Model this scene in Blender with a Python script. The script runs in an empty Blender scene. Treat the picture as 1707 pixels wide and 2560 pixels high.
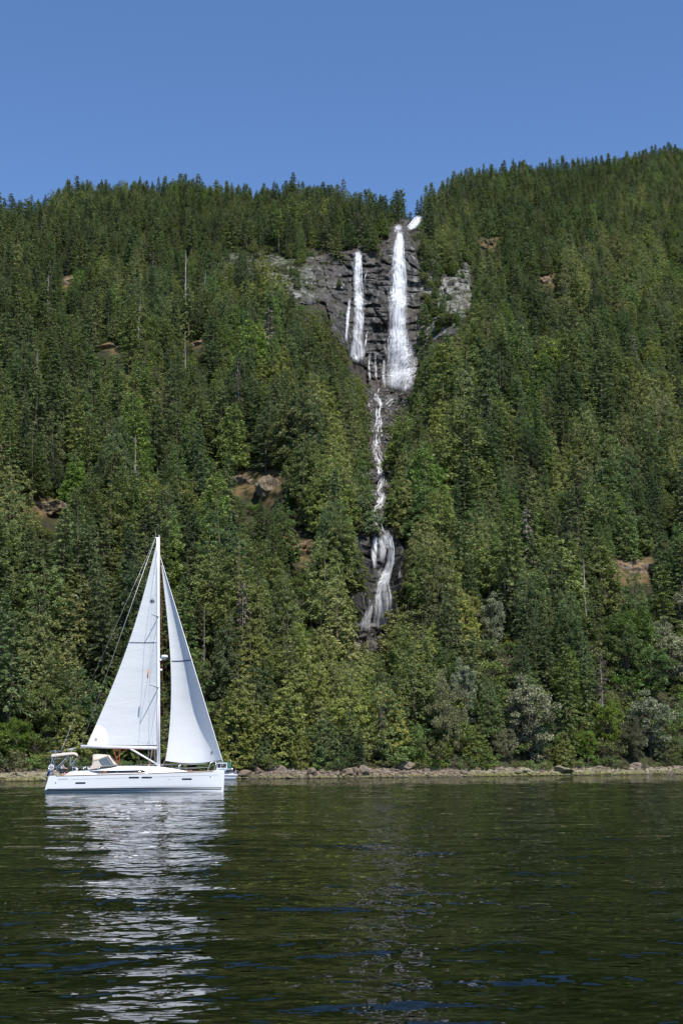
import bpy, bmesh, math, random
import numpy as np
from mathutils import Vector, Matrix, Euler

random.seed(7)
RNG = np.random.default_rng(11)
SC = bpy.context.scene
COL = SC.collection
R = math.radians

# ------------------------------------------------------------------ camera
CAM_H = 1.7
FPX = 50.0 / 36.0 * 2560.0            # focal length in photograph pixels
PITCH = math.atan((1921 - 1280) / FPX)
ROLL = R(0.4)
_F = np.array((0.0, math.cos(PITCH), math.sin(PITCH)))
_U0 = np.array((0.0, -math.sin(PITCH), math.cos(PITCH)))
_X0 = np.array((1.0, 0.0, 0.0))
_U = math.cos(ROLL) * _U0 + math.sin(ROLL) * _X0
_R = math.cos(ROLL) * _X0 - math.sin(ROLL) * _U0
cam_data = bpy.data.cameras.new('camera')
cam = bpy.data.objects.new('camera', cam_data)
COL.objects.link(cam)
cam_data.sensor_fit = 'VERTICAL'
cam_data.sensor_height = 36.0
cam_data.lens = 50.0
cam_data.clip_start = 0.5
cam_data.clip_end = 8000.0
M3 = Matrix((( _R[0], _U[0], -_F[0]), (_R[1], _U[1], -_F[1]), (_R[2], _U[2], -_F[2])))
cam.matrix_world = Matrix.Translation((0, 0, CAM_H)) @ M3.to_4x4()
SC.camera = cam

# ------------------------------------------------------------------ sky, sun, exposure
SUN_EL, SUN_AZ = R(58.0), R(29.0)     # azimuth: to the right of straight behind the camera
SUN_DIR = Vector((math.sin(SUN_AZ) * math.cos(SUN_EL), -math.cos(SUN_AZ) * math.cos(SUN_EL), math.sin(SUN_EL)))
world = bpy.data.worlds.new('World')
SC.world = world
world.use_nodes = True
wn = world.node_tree.nodes; wl = world.node_tree.links
wn.clear()
w_out = wn.new('ShaderNodeOutputWorld')
w_bg = wn.new('ShaderNodeBackground')
w_sky = wn.new('ShaderNodeTexSky')
w_sky.sky_type = 'NISHITA'
w_sky.sun_disc = False
w_sky.sun_elevation = SUN_EL
w_sky.sun_rotation = math.atan2(SUN_DIR.x, SUN_DIR.y)
w_sky.altitude = 1200
w_sky.air_density = 0.9
w_sky.dust_density = 0.1
w_sky.ozone_density = 8.0
w_bg.inputs['Strength'].default_value = 0.145
wl.new(w_sky.outputs[0], w_bg.inputs['Color'])
wl.new(w_bg.outputs[0], w_out.inputs['Surface'])
sun_data = bpy.data.lights.new('sun', 'SUN')
sun_data.energy = 5.0
sun_data.angle = R(0.53)
sun_data.color = (1.0, 0.955, 0.89)
sun = bpy.data.objects.new('sun', sun_data)
COL.objects.link(sun)
sun.location = (60, -60, 120)
sun.rotation_euler = (-SUN_DIR).to_track_quat('-Z', 'Y').to_euler()
SC.view_settings.view_transform = 'Standard'
SC.view_settings.look = 'None'
SC.view_settings.exposure = 0.38
SC.view_settings.gamma = 1.0
SC.view_settings.use_curve_mapping = False
SC.render.engine = 'CYCLES'
cy = SC.cycles
cy.max_bounces = 6
cy.diffuse_bounces = 2
cy.glossy_bounces = 3
cy.transmission_bounces = 3
cy.transparent_max_bounces = 48
cy.use_denoising = True
cy.caustics_reflective = False
cy.caustics_refractive = False

# ------------------------------------------------------------------ small maths
def pix_te(px, py):
    """photograph pixel -> (x/y, (z-cam)/y) of its viewing direction"""
    px = np.asarray(px, float); py = np.asarray(py, float)
    u = (px - 853.5) / FPX; v = (1280.0 - py) / FPX
    dx = _F[0] + u * _R[0] + v * _U[0]
    dy = _F[1] + u * _R[1] + v * _U[1]
    dz = _F[2] + u * _R[2] + v * _U[2]
    return dx / dy, dz / dy

def te_pix(t, e):
    t = np.asarray(t, float); e = np.asarray(e, float)
    f = _F[0] * t + _F[1] + _F[2] * e
    u = (_R[0] * t + _R[1] + _R[2] * e) / f
    v = (_U[0] * t + _U[1] + _U[2] * e) / f
    return 853.5 + u * FPX, 1280.0 - v * FPX

def _hash(i, j, k, seed):
    h = (i * 374761393 + j * 668265263 + k * 1274126177 + seed * 362437) & 0x7fffffff
    h = ((h ^ (h >> 13)) * 1274126177) & 0x7fffffff
    return ((h ^ (h >> 16)) & 0xffff) / 65535.0

def vnoise(x, y, z=0.0, seed=0):
    x = np.asarray(x, float); y = np.asarray(y, float); z = np.asarray(z, float)
    x, y, z = np.broadcast_arrays(x, y, z)
    xi = np.floor(x).astype(np.int64); yi = np.floor(y).astype(np.int64); zi = np.floor(z).astype(np.int64)
    xf = x - xi; yf = y - yi; zf = z - zi
    xf = xf * xf * (3 - 2 * xf); yf = yf * yf * (3 - 2 * yf); zf = zf * zf * (3 - 2 * zf)
    r = 0
    for a in (0, 1):
        for b in (0, 1):
            for c in (0, 1):
                w = (xf if a else 1 - xf) * (yf if b else 1 - yf) * (zf if c else 1 - zf)
                r = r + w * _hash(xi + a, yi + b, zi + c, seed)
    return r * 2 - 1

def fbm(x, y, z=0.0, seed=0, o=4, gain=0.5):
    r = 0; a = 1.0; f = 1.0; s = 0
    for k in range(o):
        r = r + a * vnoise(np.asarray(x) * f, np.asarray(y) * f, np.asarray(z) * f, seed + k * 17)
        s += a; a *= gain; f *= 2.03
    return r / s

def poly_sd(px, py, poly):
    """signed distance (pixels) to a polygon, positive inside"""
    px = np.asarray(px, float); py = np.asarray(py, float)
    d = np.full(px.shape, 1e9); ins = np.zeros(px.shape, bool)
    n = len(poly)
    for i in range(n):
        x0, y0 = poly[i]; x1, y1 = poly[(i + 1) % n]
        ex, ey = x1 - x0, y1 - y0
        h = np.clip(((px - x0) * ex + (py - y0) * ey) / (ex * ex + ey * ey + 1e-9), 0, 1)
        d = np.minimum(d, np.hypot(px - x0 - ex * h, py - y0 - ey * h))
        c = ((y0 > py) != (y1 > py)) & (px < (x1 - x0) * (py - y0) / (y1 - y0 + 1e-12) + x0)
        ins ^= c
    return np.where(ins, d, -d)

def sstep(a, b, x):
    x = np.clip((x - a) / (b - a), 0, 1)
    return x * x * (3 - 2 * x)

# ------------------------------------------------------------------ objects
def tag(o, label=None, category=None, group=None, kind=None):
    if label: o['label'] = label
    if category: o['category'] = category
    if group: o['group'] = group
    if kind: o['kind'] = kind
    return o

def empty(name, loc=(0, 0, 0), rot=(0, 0, 0), scale=(1, 1, 1)):
    o = bpy.data.objects.new(name, None)
    COL.objects.link(o)
    o.location = loc; o.rotation_euler = rot; o.scale = scale
    o.empty_display_size = 0.3
    return o

def np_mesh(name, verts, faces, mat=None, smooth=False):
    me = bpy.data.meshes.new(name)
    verts = np.asarray(verts, np.float32)
    if isinstance(faces, np.ndarray):
        n, k = faces.shape
        me.vertices.add(len(verts)); me.vertices.foreach_set('co', verts.ravel())
        me.loops.add(n * k); me.loops.foreach_set('vertex_index', faces.astype(np.int32).ravel())
        me.polygons.add(n)
        me.polygons.foreach_set('loop_start', np.arange(0, n * k, k, dtype=np.int32))
        me.polygons.foreach_set('loop_total', np.full(n, k, np.int32))
        me.update(calc_edges=True)
    else:
        me.from_pydata([tuple(v) for v in verts], [], faces)
        me.update()
    if smooth:
        me.polygons.foreach_set('use_smooth', np.ones(len(me.polygons), bool))
    if mat: me.materials.append(mat)
    return me

def mesh_obj(name, verts, faces, mat=None, parent=None, smooth=False):
    o = bpy.data.objects.new(name, np_mesh(name, verts, faces, mat, smooth))
    COL.objects.link(o)
    if parent: o.parent = parent
    return o

def set_attr(me, name, data):
    a = me.attributes.new(name, 'FLOAT', 'POINT')
    a.data.foreach_set('value', np.asarray(data, np.float32).ravel())

def grid_faces(nr, nc):
    a = np.arange(nr * nc).reshape(nr, nc)
    return np.stack([a[:-1, :-1], a[:-1, 1:], a[1:, 1:], a[1:, :-1]], -1).reshape(-1, 4)

class MB:
    """collects simple shapes into one mesh"""
    def __init__(s): s.v = []; s.f = []
    def add(s, vs, fs):
        b = len(s.v); s.v += [tuple(map(float, p)) for p in vs]; s.f += [tuple(i + b for i in f) for f in fs]
        return s
    def box(s, x0, x1, y0, y1, z0, z1):
        return s.add([(x0, y0, z0), (x1, y0, z0), (x1, y1, z0), (x0, y1, z0), (x0, y0, z1), (x1, y0, z1), (x1, y1, z1), (x0, y1, z1)],
                     [(3, 2, 1, 0), (4, 5, 6, 7), (0, 1, 5, 4), (1, 2, 6, 5), (2, 3, 7, 6), (3, 0, 4, 7)])
    def tube(s, pts, r, n=8, caps=True):
        pts = [Vector(p) for p in pts]
        rs = r if isinstance(r, (list, tuple)) else [r] * len(pts)
        vs = []; fs = []
        ref = None
        for i, p in enumerate(pts):
            d = (pts[min(i + 1, len(pts) - 1)] - pts[max(i - 1, 0)])
            d = d.normalized() if d.length > 1e-9 else Vector((0, 0, 1))
            if ref is None:
                ref = d.cross(Vector((0.31, 0.87, 0.13)))
                if ref.length < 0.05: ref = d.cross(Vector((1, 0, 0)))
            ref = (ref - d * ref.dot(d)).normalized()
            b = d.cross(ref)
            rr = rs[i] if isinstance(rs[i], (list, tuple)) else (rs[i], rs[i])
            for k in range(n):
                a = 2 * math.pi * k / n
                vs.append(p + ref * math.cos(a) * rr[0] + b * math.sin(a) * rr[1])
        for i in range(len(pts) - 1):
            for k in range(n):
                a, b2 = i * n + k, i * n + (k + 1) % n
                fs.append((a, b2, b2 + n, a + n))
        if caps:
            fs.append(tuple(range(n - 1, -1, -1)))
            fs.append(tuple(range((len(pts) - 1) * n, len(pts) * n)))
        return s.add(vs, fs)
    def lathe(s, prof, c, n=20, axis='Z'):
        vs = []; fs = []
        for (r, h) in prof:
            for k in range(n):
                a = 2 * math.pi * k / n
                x, y = r * math.cos(a), r * math.sin(a)
                vs.append((c[0] + x, c[1] + y, c[2] + h) if axis == 'Z' else (c[0] + x, c[1] + h, c[2] + y))
        for i in range(len(prof) - 1):
            for k in range(n):
                a, b = i * n + k, i * n + (k + 1) % n
                fs.append((a, b, b + n, a + n))
        fs.append(tuple(range(n - 1, -1, -1))); fs.append(tuple(range((len(prof) - 1) * n, len(prof) * n)))
        return s.add(vs, fs)
    def grid(s, P):
        nr, nc = len(P), len(P[0])
        return s.add([p for row in P for p in row], [tuple(int(i) for i in f) for f in grid_faces(nr, nc)])
    def prism(s, poly, y0, y1):
        """closed outline in x,z pulled along y"""
        n = len(poly)
        return s.add([(x, y0, z) for x, z in poly] + [(x, y1, z) for x, z in poly],
                     [tuple(range(n)), tuple(range(2 * n - 1, n - 1, -1))] + [(i, i + n, (i + 1) % n + n, (i + 1) % n) for i in range(n)])
    def build(s, name, mat, parent=None, smooth=False, solid=0.0):
        o = mesh_obj(name, s.v, s.f, mat, parent, smooth)
        bm = bmesh.new(); bm.from_mesh(o.data)
        bmesh.ops.recalc_face_normals(bm, faces=bm.faces[:]); bm.to_mesh(o.data); bm.free()
        if smooth: o.data.polygons.foreach_set('use_smooth', np.ones(len(o.data.polygons), bool))
        if solid:
            m = o.modifiers.new('thickness', 'SOLIDIFY'); m.thickness = solid; m.offset = 0
        return o

# ------------------------------------------------------------------ materials
class NT:
    def __init__(s, name):
        s.m = bpy.data.materials.new(name); s.m.use_nodes = True
        s.n = s.m.node_tree.nodes; s.l = s.m.node_tree.links
        s.n.clear(); s.out = s.n.new('ShaderNodeOutputMaterial')
    def new(s, t, **k):
        nd = s.n.new('ShaderNode' + t)
        for a, b in k.items():
            if a in nd.inputs: s.put(nd.inputs[a], b)
            else: setattr(nd, a, b)
        return nd
    def put(s, sock, v):
        if isinstance(v, bpy.types.NodeSocket): s.l.new(v, sock)
        elif hasattr(v, 'outputs'): s.l.new(v.outputs[0], sock)
        else:
            if sock.type == 'RGBA' and len(v) == 3: v = (*v, 1)
            sock.default_value = v
    def math(s, op, a, b=0.0, c=None, clamp=False):
        nd = s.n.new('ShaderNodeMath'); nd.operation = op; nd.use_clamp = clamp
        s.put(nd.inputs[0], a); s.put(nd.inputs[1], b)
        if c is not None: s.put(nd.inputs[2], c)
        return nd.outputs[0]
    def mix(s, f, a, b, blend='MIX'):
        nd = s.n.new('ShaderNodeMix'); nd.data_type = 'RGBA'; nd.blend_type = blend
        s.put(nd.inputs[0], f); s.put(nd.inputs[6], a); s.put(nd.inputs[7], b)
        return nd.outputs[2]
    def attr(s, name): return s.new('Attribute', attribute_name=name).outputs['Fac']
    def noise(s, scale, detail=4, rough=0.55, vec=None, dist=0.0):
        nd = s.new('TexNoise', Scale=scale, Detail=detail, Roughness=rough, Distortion=dist)
        if vec is not None: s.put(nd.inputs['Vector'], vec)
        return nd.outputs['Fac']
    def pos(s, scale=None):
        g = s.new('NewGeometry').outputs['Position']
        if scale is None: return g
        mp = s.new('Mapping'); mp.inputs['Scale'].default_value = scale
        s.l.new(g, mp.inputs['Vector']); return mp.outputs[0]
    def ocoord(s, scale=None):
        g = s.new('TexCoord').outputs['Object']
        if scale is None: return g
        mp = s.new('Mapping'); mp.inputs['Scale'].default_value = scale
        s.l.new(g, mp.inputs['Vector']); return mp.outputs[0]
    def ramp(s, f, stops):
        nd = s.n.new('ShaderNodeValToRGB'); s.put(nd.inputs[0], f)
        el = nd.color_ramp.elements
        while len(el) < len(stops): el.new(0.5)
        for e, (p, c) in zip(el, stops):
            e.position = p; e.color = (*c, 1) if len(c) == 3 else c
        return nd.outputs[0]
    def rng(s, f, a, b, c=0.0, d=1.0):
        nd = s.n.new('ShaderNodeMapRange'); s.put(nd.inputs[0], f)
        for i, v in enumerate((a, b, c, d)): nd.inputs[i + 1].default_value = v
        return nd.outputs[0]
    def bump(s, h, strength=0.5, dist=0.05):
        nd = s.n.new('ShaderNodeBump'); s.put(nd.inputs['Height'], h)
        nd.inputs['Strength'].default_value = strength; nd.inputs['Distance'].default_value = dist
        return nd.outputs[0]
    def principled(s, color, rough=0.5, spec=0.5, metal=0.0, normal=None, **k):
        p = s.new('BsdfPrincipled')
        s.put(p.inputs['Base Color'], color); s.put(p.inputs['Roughness'], rough)
        s.put(p.inputs['Specular IOR Level'], spec); s.put(p.inputs['Metallic'], metal)
        if normal is not None: s.put(p.inputs['Normal'], normal)
        for a, b in k.items(): s.put(p.inputs[a], b)
        return p
    def surf(s, sh):
        s.put(s.out.inputs['Surface'], sh); return s.m

def plain(name, color, rough=0.5, metal=0.0, spec=0.5, var=0.06, scale=3.0):
    t = NT(name)
    f = t.noise(scale, 3, vec=t.ocoord())
    c = t.mix(f, tuple(x * (1 - var) for x in color), tuple(min(1, x * (1 + var)) for x in color))
    r = t.rng(f, 0.3, 0.7, rough * 0.85, min(1, rough * 1.15))
    return t.surf(t.principled(c, r, spec, metal))
# ================================================================== the mountainside
D2S = 1707 / 1568.0                       # coordinates noted on a 1568-wide view of the photograph
def S(pts): return [(x * D2S, y * D2S) for x, y in pts]
RIDGE = S([(-400, 470), (0, 465), (60, 455), (110, 440), (150, 412), (180, 405), (350, 400), (420, 412), (540, 420), (600, 428),
           (700, 420), (760, 430), (850, 440), (950, 452), (975, 436), (1040, 400), (1110, 380), (1200, 368), (1300, 370),
           (1400, 355), (1480, 345), (1568, 328), (2000, 280)])
CLIFF_UP = S([(500, 590), (610, 568), (660, 590), (770, 578), (830, 570), (870, 600), (893, 530), (935, 515), (950, 560), (965, 610), (1010, 640),
              (1075, 595), (1085, 700), (1050, 770), (975, 790), (960, 830), (958, 885), (930, 910), (846, 905), (838, 850), (800, 820),
              (765, 780), (745, 700), (690, 700), (640, 650), (560, 640), (505, 640)])
CLIFF_LOW = S([(785, 1225), (860, 1222), (915, 1225), (930, 1260), (915, 1400), (905, 1475), (860, 1500), (800, 1520), (795, 1420), (805, 1330)])
CREEK_BED = S([(838, 900), (945, 895), (915, 960), (890, 1000), (895, 1080), (890, 1160), (905, 1225), (850, 1225), (850, 1100), (845, 1000)])
_rx = np.array([p[0] for p in RIDGE])
_off = 44 + 16 * sstep(600, 200, _rx) + 34 * np.exp(-((_rx - 985) / 110.0) ** 2) - 8 * sstep(1100, 1500, _rx)
_rt, _re = pix_te(_rx, np.array([p[1] for p in RIDGE]) + _off)
_o = np.argsort(_rt); _rt, _re = _rt[_o], _re[_o]
_st, _ = pix_te([-400, 0, 560, 850, 1250, 1707, 2100], [1930] * 7)
_sy = np.array([215, 232, 258, 252, 274, 306, 330.0])
def shore_y(t):
    t = np.asarray(t, float)
    x = t * np.interp(t, _st, _sy)
    return np.interp(t, _st, _sy) + 1.6 * vnoise(x / 9.0, 0.5, seed=5) + 0.7 * vnoise(x / 3.0, 0.5, seed=6)

NT_, NR_ = 460, 470
T_AX = np.linspace(-0.42, 0.42, NT_)
BEACH_W = 8.5
Y0 = shore_y(T_AX) + BEACH_W              # back of the beach
Z0 = 1.35 + 0.35 * vnoise(T_AX * 60, 0.3, seed=9)
E0 = (Z0 - CAM_H) / Y0
E1 = np.interp(T_AX, _rt, _re)
Sx = np.linspace(0, 1, NR_)[:, None]
EE = E0[None, :] + Sx * (E1 - E0)[None, :]
TT = np.broadcast_to(T_AX[None, :], EE.shape)
PX, PY = te_pix(TT, EE)
sd_up = poly_sd(PX, PY, CLIFF_UP); sd_low = poly_sd(PX, PY, CLIFF_LOW); sd_creek = poly_sd(PX, PY, CREEK_BED)
m_up = sstep(-6, 10, sd_up); m_low = sstep(-6, 8, sd_low); m_creek = sstep(-4, 6, sd_creek)
MB_ = 0.60 + 0.035 * fbm(T_AX * 9, 0.0, seed=21, o=2)          # slope of the flank
YB = (Y0 * MB_ - (Z0 - CAM_H))[None, :] / np.maximum(MB_[None, :] - EE, 0.08)
LB = np.log(YB) + (0.045 * fbm(PX / 150, PY / 130, seed=22, o=4) + 0.035 * fbm((PX + 0.35 * PY) / 85, PY / 420, seed=24, o=3)) * sstep(0.03, 0.25, Sx)
# the gully of the falls: a deep recess cut back into the flank
_gp = np.array([430, 480, 530, 575, 885, 905, 1000, 1100, 1222, 1462, 1520, 1700, 1780, 1930.0]) * D2S
_gy = np.array([880, 790, 690, 668, 640, 628, 545, 475, 388, 372, 358, 292, 270, 258.0])
_gs = np.interp(PY, np.array([480, 600, 850, 1000, 1250, 1450, 1600]) * D2S, [130, 235, 170, 95, 75, 75, 110.0])
_gc = np.interp(PY, np.array([500, 900, 1200, 1500]) * D2S, [880, 880, 872, 862.0]) * D2S
gw = np.exp(-np.abs((PX - _gc) / _gs) ** 2.6) * sstep(0.0, 0.1, Sx)
YY = LB * (1 - gw) + np.log(np.interp(PY, _gp, _gy)) * gw
_k = np.exp(-0.5 * (np.arange(-9, 10) / 3.0) ** 2); _k /= _k.sum()
pad = np.pad(YY, ((0, 0), (9, 9)), mode='edge')
YY = np.exp(sum(_k[j] * pad[:, j:j + NT_] for j in range(19)))
YY[0] = Y0
YY = np.maximum.accumulate(YY + np.arange(NR_)[:, None] * 0.01, axis=0)

def y_at(t, e):
    """depth of the hillside along a viewing direction"""
    t = np.asarray(t, float); e = np.asarray(e, float)
    ft = np.clip((t - T_AX[0]) / (T_AX[1] - T_AX[0]), 0, NT_ - 1.001)
    e0 = np.interp(t, T_AX, E0); e1 = np.interp(t, T_AX, E1)
    fs = np.clip((e - e0) / (e1 - e0), 0, 1) * (NR_ - 1.001)
    i = fs.astype(int); j = ft.astype(int); a = fs - i; b = ft - j
    return (YY[i, j] * (1 - a) * (1 - b) + YY[i + 1, j] * a * (1 - b) + YY[i, j + 1] * (1 - a) * b + YY[i + 1, j + 1] * a * b)

def e_at(t, y):
    """slope-height (z-cam)/y of the hillside at ground position (t*y, y)"""
    t = np.asarray(t, float); y = np.asarray(y, float)
    j = np.clip(np.rint((t - T_AX[0]) / (T_AX[1] - T_AX[0])).astype(int), 0, NT_ - 1)
    out = np.empty(t.shape)
    for c in np.unique(j):
        s = j == c
        out[s] = np.interp(y[s], YY[:, c] + np.arange(NR_) * 1e-6, EE[:, c])
    return out

# hillside sheet, its toe buried below the beach and its back falling away behind the ridge
HX = TT * YY; HY = YY.copy(); HZ = CAM_H + EE * YY
toe = np.stack([np.stack([T_AX * (Y0 - 7), Y0 - 7, np.full(NT_, -0.9)], -1)])
back = []
for dy, dz in ((8, 3.0), (20, 5.0), (45, 4.0), (110, -6.0), (260, -50.0), (600, -170.0)):
    yb = YY[-1] + dy
    back.append(np.stack([T_AX * yb, yb, HZ[-1] + dz + 2.0 * fbm(T_AX * 40, dy * 0.1, seed=3)], -1))
HV = np.concatenate([toe, np.stack([HX, HY, HZ], -1), np.stack(back)], 0)

mt = NT('forest_floor')
p = mt.pos()
n1 = mt.noise(0.35, 6, vec=p); n2 = mt.noise(0.06, 4, vec=p)
soil = mt.ramp(n1, [(0.3, (0.015, 0.014, 0.008)), (0.5, (0.032, 0.03, 0.014)), (0.62, (0.035, 0.045, 0.014)), (0.8, (0.08, 0.06, 0.03))])
gold = mt.ramp(n1, [(0.3, (0.03, 0.03, 0.015)), (0.5, (0.09, 0.066, 0.028)), (0.7, (0.15, 0.10, 0.042)), (0.9, (0.14, 0.13, 0.11))])
col = mt.mix(mt.math('MULTIPLY', mt.attr('open'), mt.rng(n1, 0.3, 0.5), clamp=True), soil, gold)
col = mt.mix(mt.attr('gully'), col, mt.ramp(n1, [(0.3, (0.018, 0.016, 0.015)), (0.55, (0.06, 0.05, 0.045)), (0.75, (0.05, 0.06, 0.02))]))
M_FLOOR = mt.surf(mt.principled(col, 0.95, 0.2, normal=mt.bump(n1, 0.8, 0.6)))
hill = mesh_obj('hillside', HV.reshape(-1, 3), grid_faces(HV.shape[0], NT_), M_FLOOR, smooth=True)
CLEAR = [  # open mossy ledges that show between the trees
    (S([(55, 1150), (140, 1140), (145, 1190), (60, 1200)])), (S([(590, 1085), (640, 1075), (650, 1160), (600, 1170)])),
    (S([(520, 1085), (570, 1080), (600, 1140), (530, 1140)])), (S([(640, 1225), (690, 1215), (720, 1300), (690, 1310)])),
    (S([(1400, 1275), (1500, 1285), (1495, 1345), (1400, 1340)])), (S([(1365, 1360), (1425, 1390), (1420, 1425), (1370, 1430)])),
    (S([(215, 793), (282, 790), (282, 806), (215, 808)])), (S([(148, 628), (168, 625), (168, 665), (150, 665)])),
    (S([(1236, 630), (1275, 628), (1275, 662), (1240, 665)])), (S([(440, 780), (475, 785), (470, 800), (440, 800)])),
    (S([(1095, 545), (1140, 540), (1135, 575), (1100, 575)]))]
_open = np.zeros(PX.shape)
for pl in CLEAR: _open = np.maximum(_open, sstep(-6, 8, poly_sd(PX, PY, pl) + 16 * fbm(PX / 16, PY / 14, seed=61, o=3)))
set_attr(hill.data, 'gully', np.concatenate([np.zeros((1, NT_)), sstep(0.35, 0.8, gw) * (PY < 1530 * D2S), np.zeros((len(back), NT_))]))
set_attr(hill.data, 'open', np.concatenate([np.zeros((1, NT_)), _open, np.zeros((len(back), NT_))]))
tag(hill, 'steep forested mountainside rising behind the shore', 'hillside', kind='structure')

# ------------------------------------------------------------------ rock
def rock_material(name, dark, mid, light, wetness=True, moss=(0.05, 0.06, 0.02), scale=1.0, rust=(0.10, 0.06, 0.045)):
    t = NT(name)
    p = t.pos(); pv = t.pos((1.0, 1.0, 0.35)); ph = t.pos((0.25, 0.25, 1.6))
    a = t.noise(0.16 * scale, 7, 0.62, vec=p); b = t.noise(0.55 * scale, 6, 0.6, vec=pv); c = t.noise(1.3 * scale, 5, 0.6, vec=ph)
    br = t.noise(0.045 * scale, 3, vec=p)
    base = t.ramp(b, [(0.34, dark), (0.48, mid), (0.58, tuple(x * 1.7 for x in mid)), (0.72, light)])
    base = t.mix(t.rng(br, 0.45, 0.62), base, t.mix(b, dark, rust))
    lightm = t.math('MULTIPLY', t.rng(a, 0.47, 0.56), t.rng(b, 0.40, 0.52))
    if wetness:
        w = t.attr('wet')
        lightm = t.math('MULTIPLY', lightm, t.math('SUBTRACT', 1.0, w), clamp=True)
    pale = t.ramp(c, [(0.3, tuple(x * 0.45 for x in light)), (0.52, light), (0.75, tuple(min(1, x * 1.25) for x in light))])
    col = t.mix(lightm, base, pale)
    up = t.new('SeparateXYZ'); t.l.new(t.new('NewGeometry').outputs['Normal'], up.inputs[0])
    mossm = t.math('MULTIPLY', t.rng(up.outputs[2], 0.5, 0.85), t.rng(b, 0.42, 0.55))
    if wetness: mossm = t.math('MULTIPLY', mossm, t.rng(w, 0.9, 0.4))
    col = t.mix(mossm, col, t.mix(b, moss, tuple(x * 2.0 for x in moss)))
    h = t.math('ADD', t.math('MULTIPLY', c, 0.6), b)
    rough = t.math('SUBTRACT', 0.85, t.math('MULTIPLY', w, 0.2)) if wetness else 0.85
    return t.surf(t.principled(col, rough, 0.4, normal=t.bump(h, 0.9, 0.7 / scale)))
M_CLIFF = rock_material('cliff_rock', (0.008, 0.008, 0.0075), (0.030, 0.0285, 0.026), (0.30, 0.29, 0.275), rust=(0.075, 0.055, 0.042), moss=(0.035, 0.045, 0.015))

CL = {}
def cliff(name, poly, x0, x1, y0, y1, step, label, proud, seed):
    nx = int((x1 - x0) / step) + 1; ny = int((y1 - y0) / step) + 1
    px = np.linspace(x0, x1, nx)[None, :] * np.ones((ny, 1)); py = np.linspace(y1, y0, ny)[:, None] * np.ones((1, nx))
    t, e = pix_te(px, py)
    Y = y_at(t, e)
    sd = poly_sd(px, py, poly) + 7 * fbm(px / 22, py / 22, seed=seed, o=3)
    x = t * Y; z = CAM_H + e * Y
    # ledges: stepped depth along the height, broken by blocks and cracks
    zz = z + 7.0 * fbm(x / 26, z / 36, seed=seed + 1, o=5)
    rel = 0
    for lay, amp, wx in ((9.5, 2.6, 15.0), (4.1, 1.3, 6.0)):
        L = np.floor(zz / lay); fr = zz / lay - L
        off = vnoise(x / wx + L * 3.7, L * 7.31 + 0.5, seed=seed + 2)
        off2 = np.floor(4 * vnoise(x / (wx * 0.45) + L * 1.9, L * 5.1 + 0.5, seed=seed + 8)) / 4
        rel = rel + amp * (off * 0.9 + off2 * 0.5) - fr * amp * 0.45 + np.where((fr < 0.16) & (vnoise(x / 11 + L * 2.3, L + 0.5, seed=seed + 12) > 0.15), amp * 0.6, 0.0)
    crack = np.abs(vnoise(x / 5.0 + 0.4 * vnoise(x / 9, z / 9, seed=seed), z / 26.0, seed=seed + 5))
    rel = rel + np.where(crack < 0.07, 1.6, 0.0)
    if seed == 90: rel = rel * 0.4 + 1.8 * np.abs(vnoise(x / 3.2, z / 3.0, seed=99)) + 1.0 * np.abs(vnoise(x / 1.5, z / 1.5, seed=98)); 
    rel = rel + (5.0 if seed != 90 else 2.0) * fbm(x / 24, z / 34, seed=seed + 3, o=4, gain=0.5) + 1.5 * fbm(x / 2.6, z / 2.6, seed=seed + 6, o=3)
    edge = sstep(-9, 8, sd)
    Yc = Y + (rel - proud) * edge + (1 - edge) * 6.0
    keep = sd > -14
    vx = np.stack([t * Yc, Yc, CAM_H + e * Yc], -1)
    f = grid_faces(ny, nx)
    f = f[keep.ravel()[f].any(1)]
    o = mesh_obj(name, vx.reshape(-1, 3), f, M_CLIFF)
    dxw = px - 945; w = 1 - np.where(dxw > 0, sstep(75, 125, dxw), sstep(110, 230, -dxw)) + 0.3 * fbm(px / 40, py / 60, seed=seed + 9, o=2); w = np.clip(w, 0, 1)
    if seed > 60: w = np.clip(w + 0.15, 0, 1)
    set_attr(o.data, 'wet', w)
    bm = bmesh.new(); bm.from_mesh(o.data)
    bmesh.ops.delete(bm, geom=[v for v in bm.verts if not v.link_faces], context='VERTS'); bm.to_mesh(o.data); bm.free()
    tag(o, label, 'cliff', kind='structure')
    CL[len(CL)] = (x0, y0, x1, y1, nx, ny, Yc)
    return o
cliff('cliff', CLIFF_UP, 525, 1200, 540, 1005, 2.0, 'tall layered dark cliff that the two upper waterfalls drop over', 2.5, 40)
cliff('cliff', CLIFF_LOW, 835, 1035, 1310, 1670, 2.0, 'dark wet rock gorge wall behind the lower waterfall', 7.0, 70)
cliff('creek_bed', CREEK_BED, 895, 1045, 965, 1345, 2.0, 'tumbled dark boulders under the white cascade between the waterfalls', 5.0, 90)
_c0 = CL  # depth tables of the three rock faces
def y_face(px, py):
    """depth of the outermost rock or ground along a pixel's direction"""
    t, e = pix_te(px, py)
    Y = y_at(t, e)
    for (x0, y0, x1, y1, nx, ny, Yc) in CL.values():
        inside = (px >= x0) & (px <= x1) & (py >= y0) & (py <= y1)
        j = np.clip(((px - x0) / (x1 - x0) * (nx - 1)).round().astype(int), 0, nx - 1)
        i = np.clip(((y1 - py) / (y1 - y0) * (ny - 1)).round().astype(int), 0, ny - 1)
        Y = np.where(inside, np.minimum(Y, Yc[i, j]), Y)
    return Y

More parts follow.
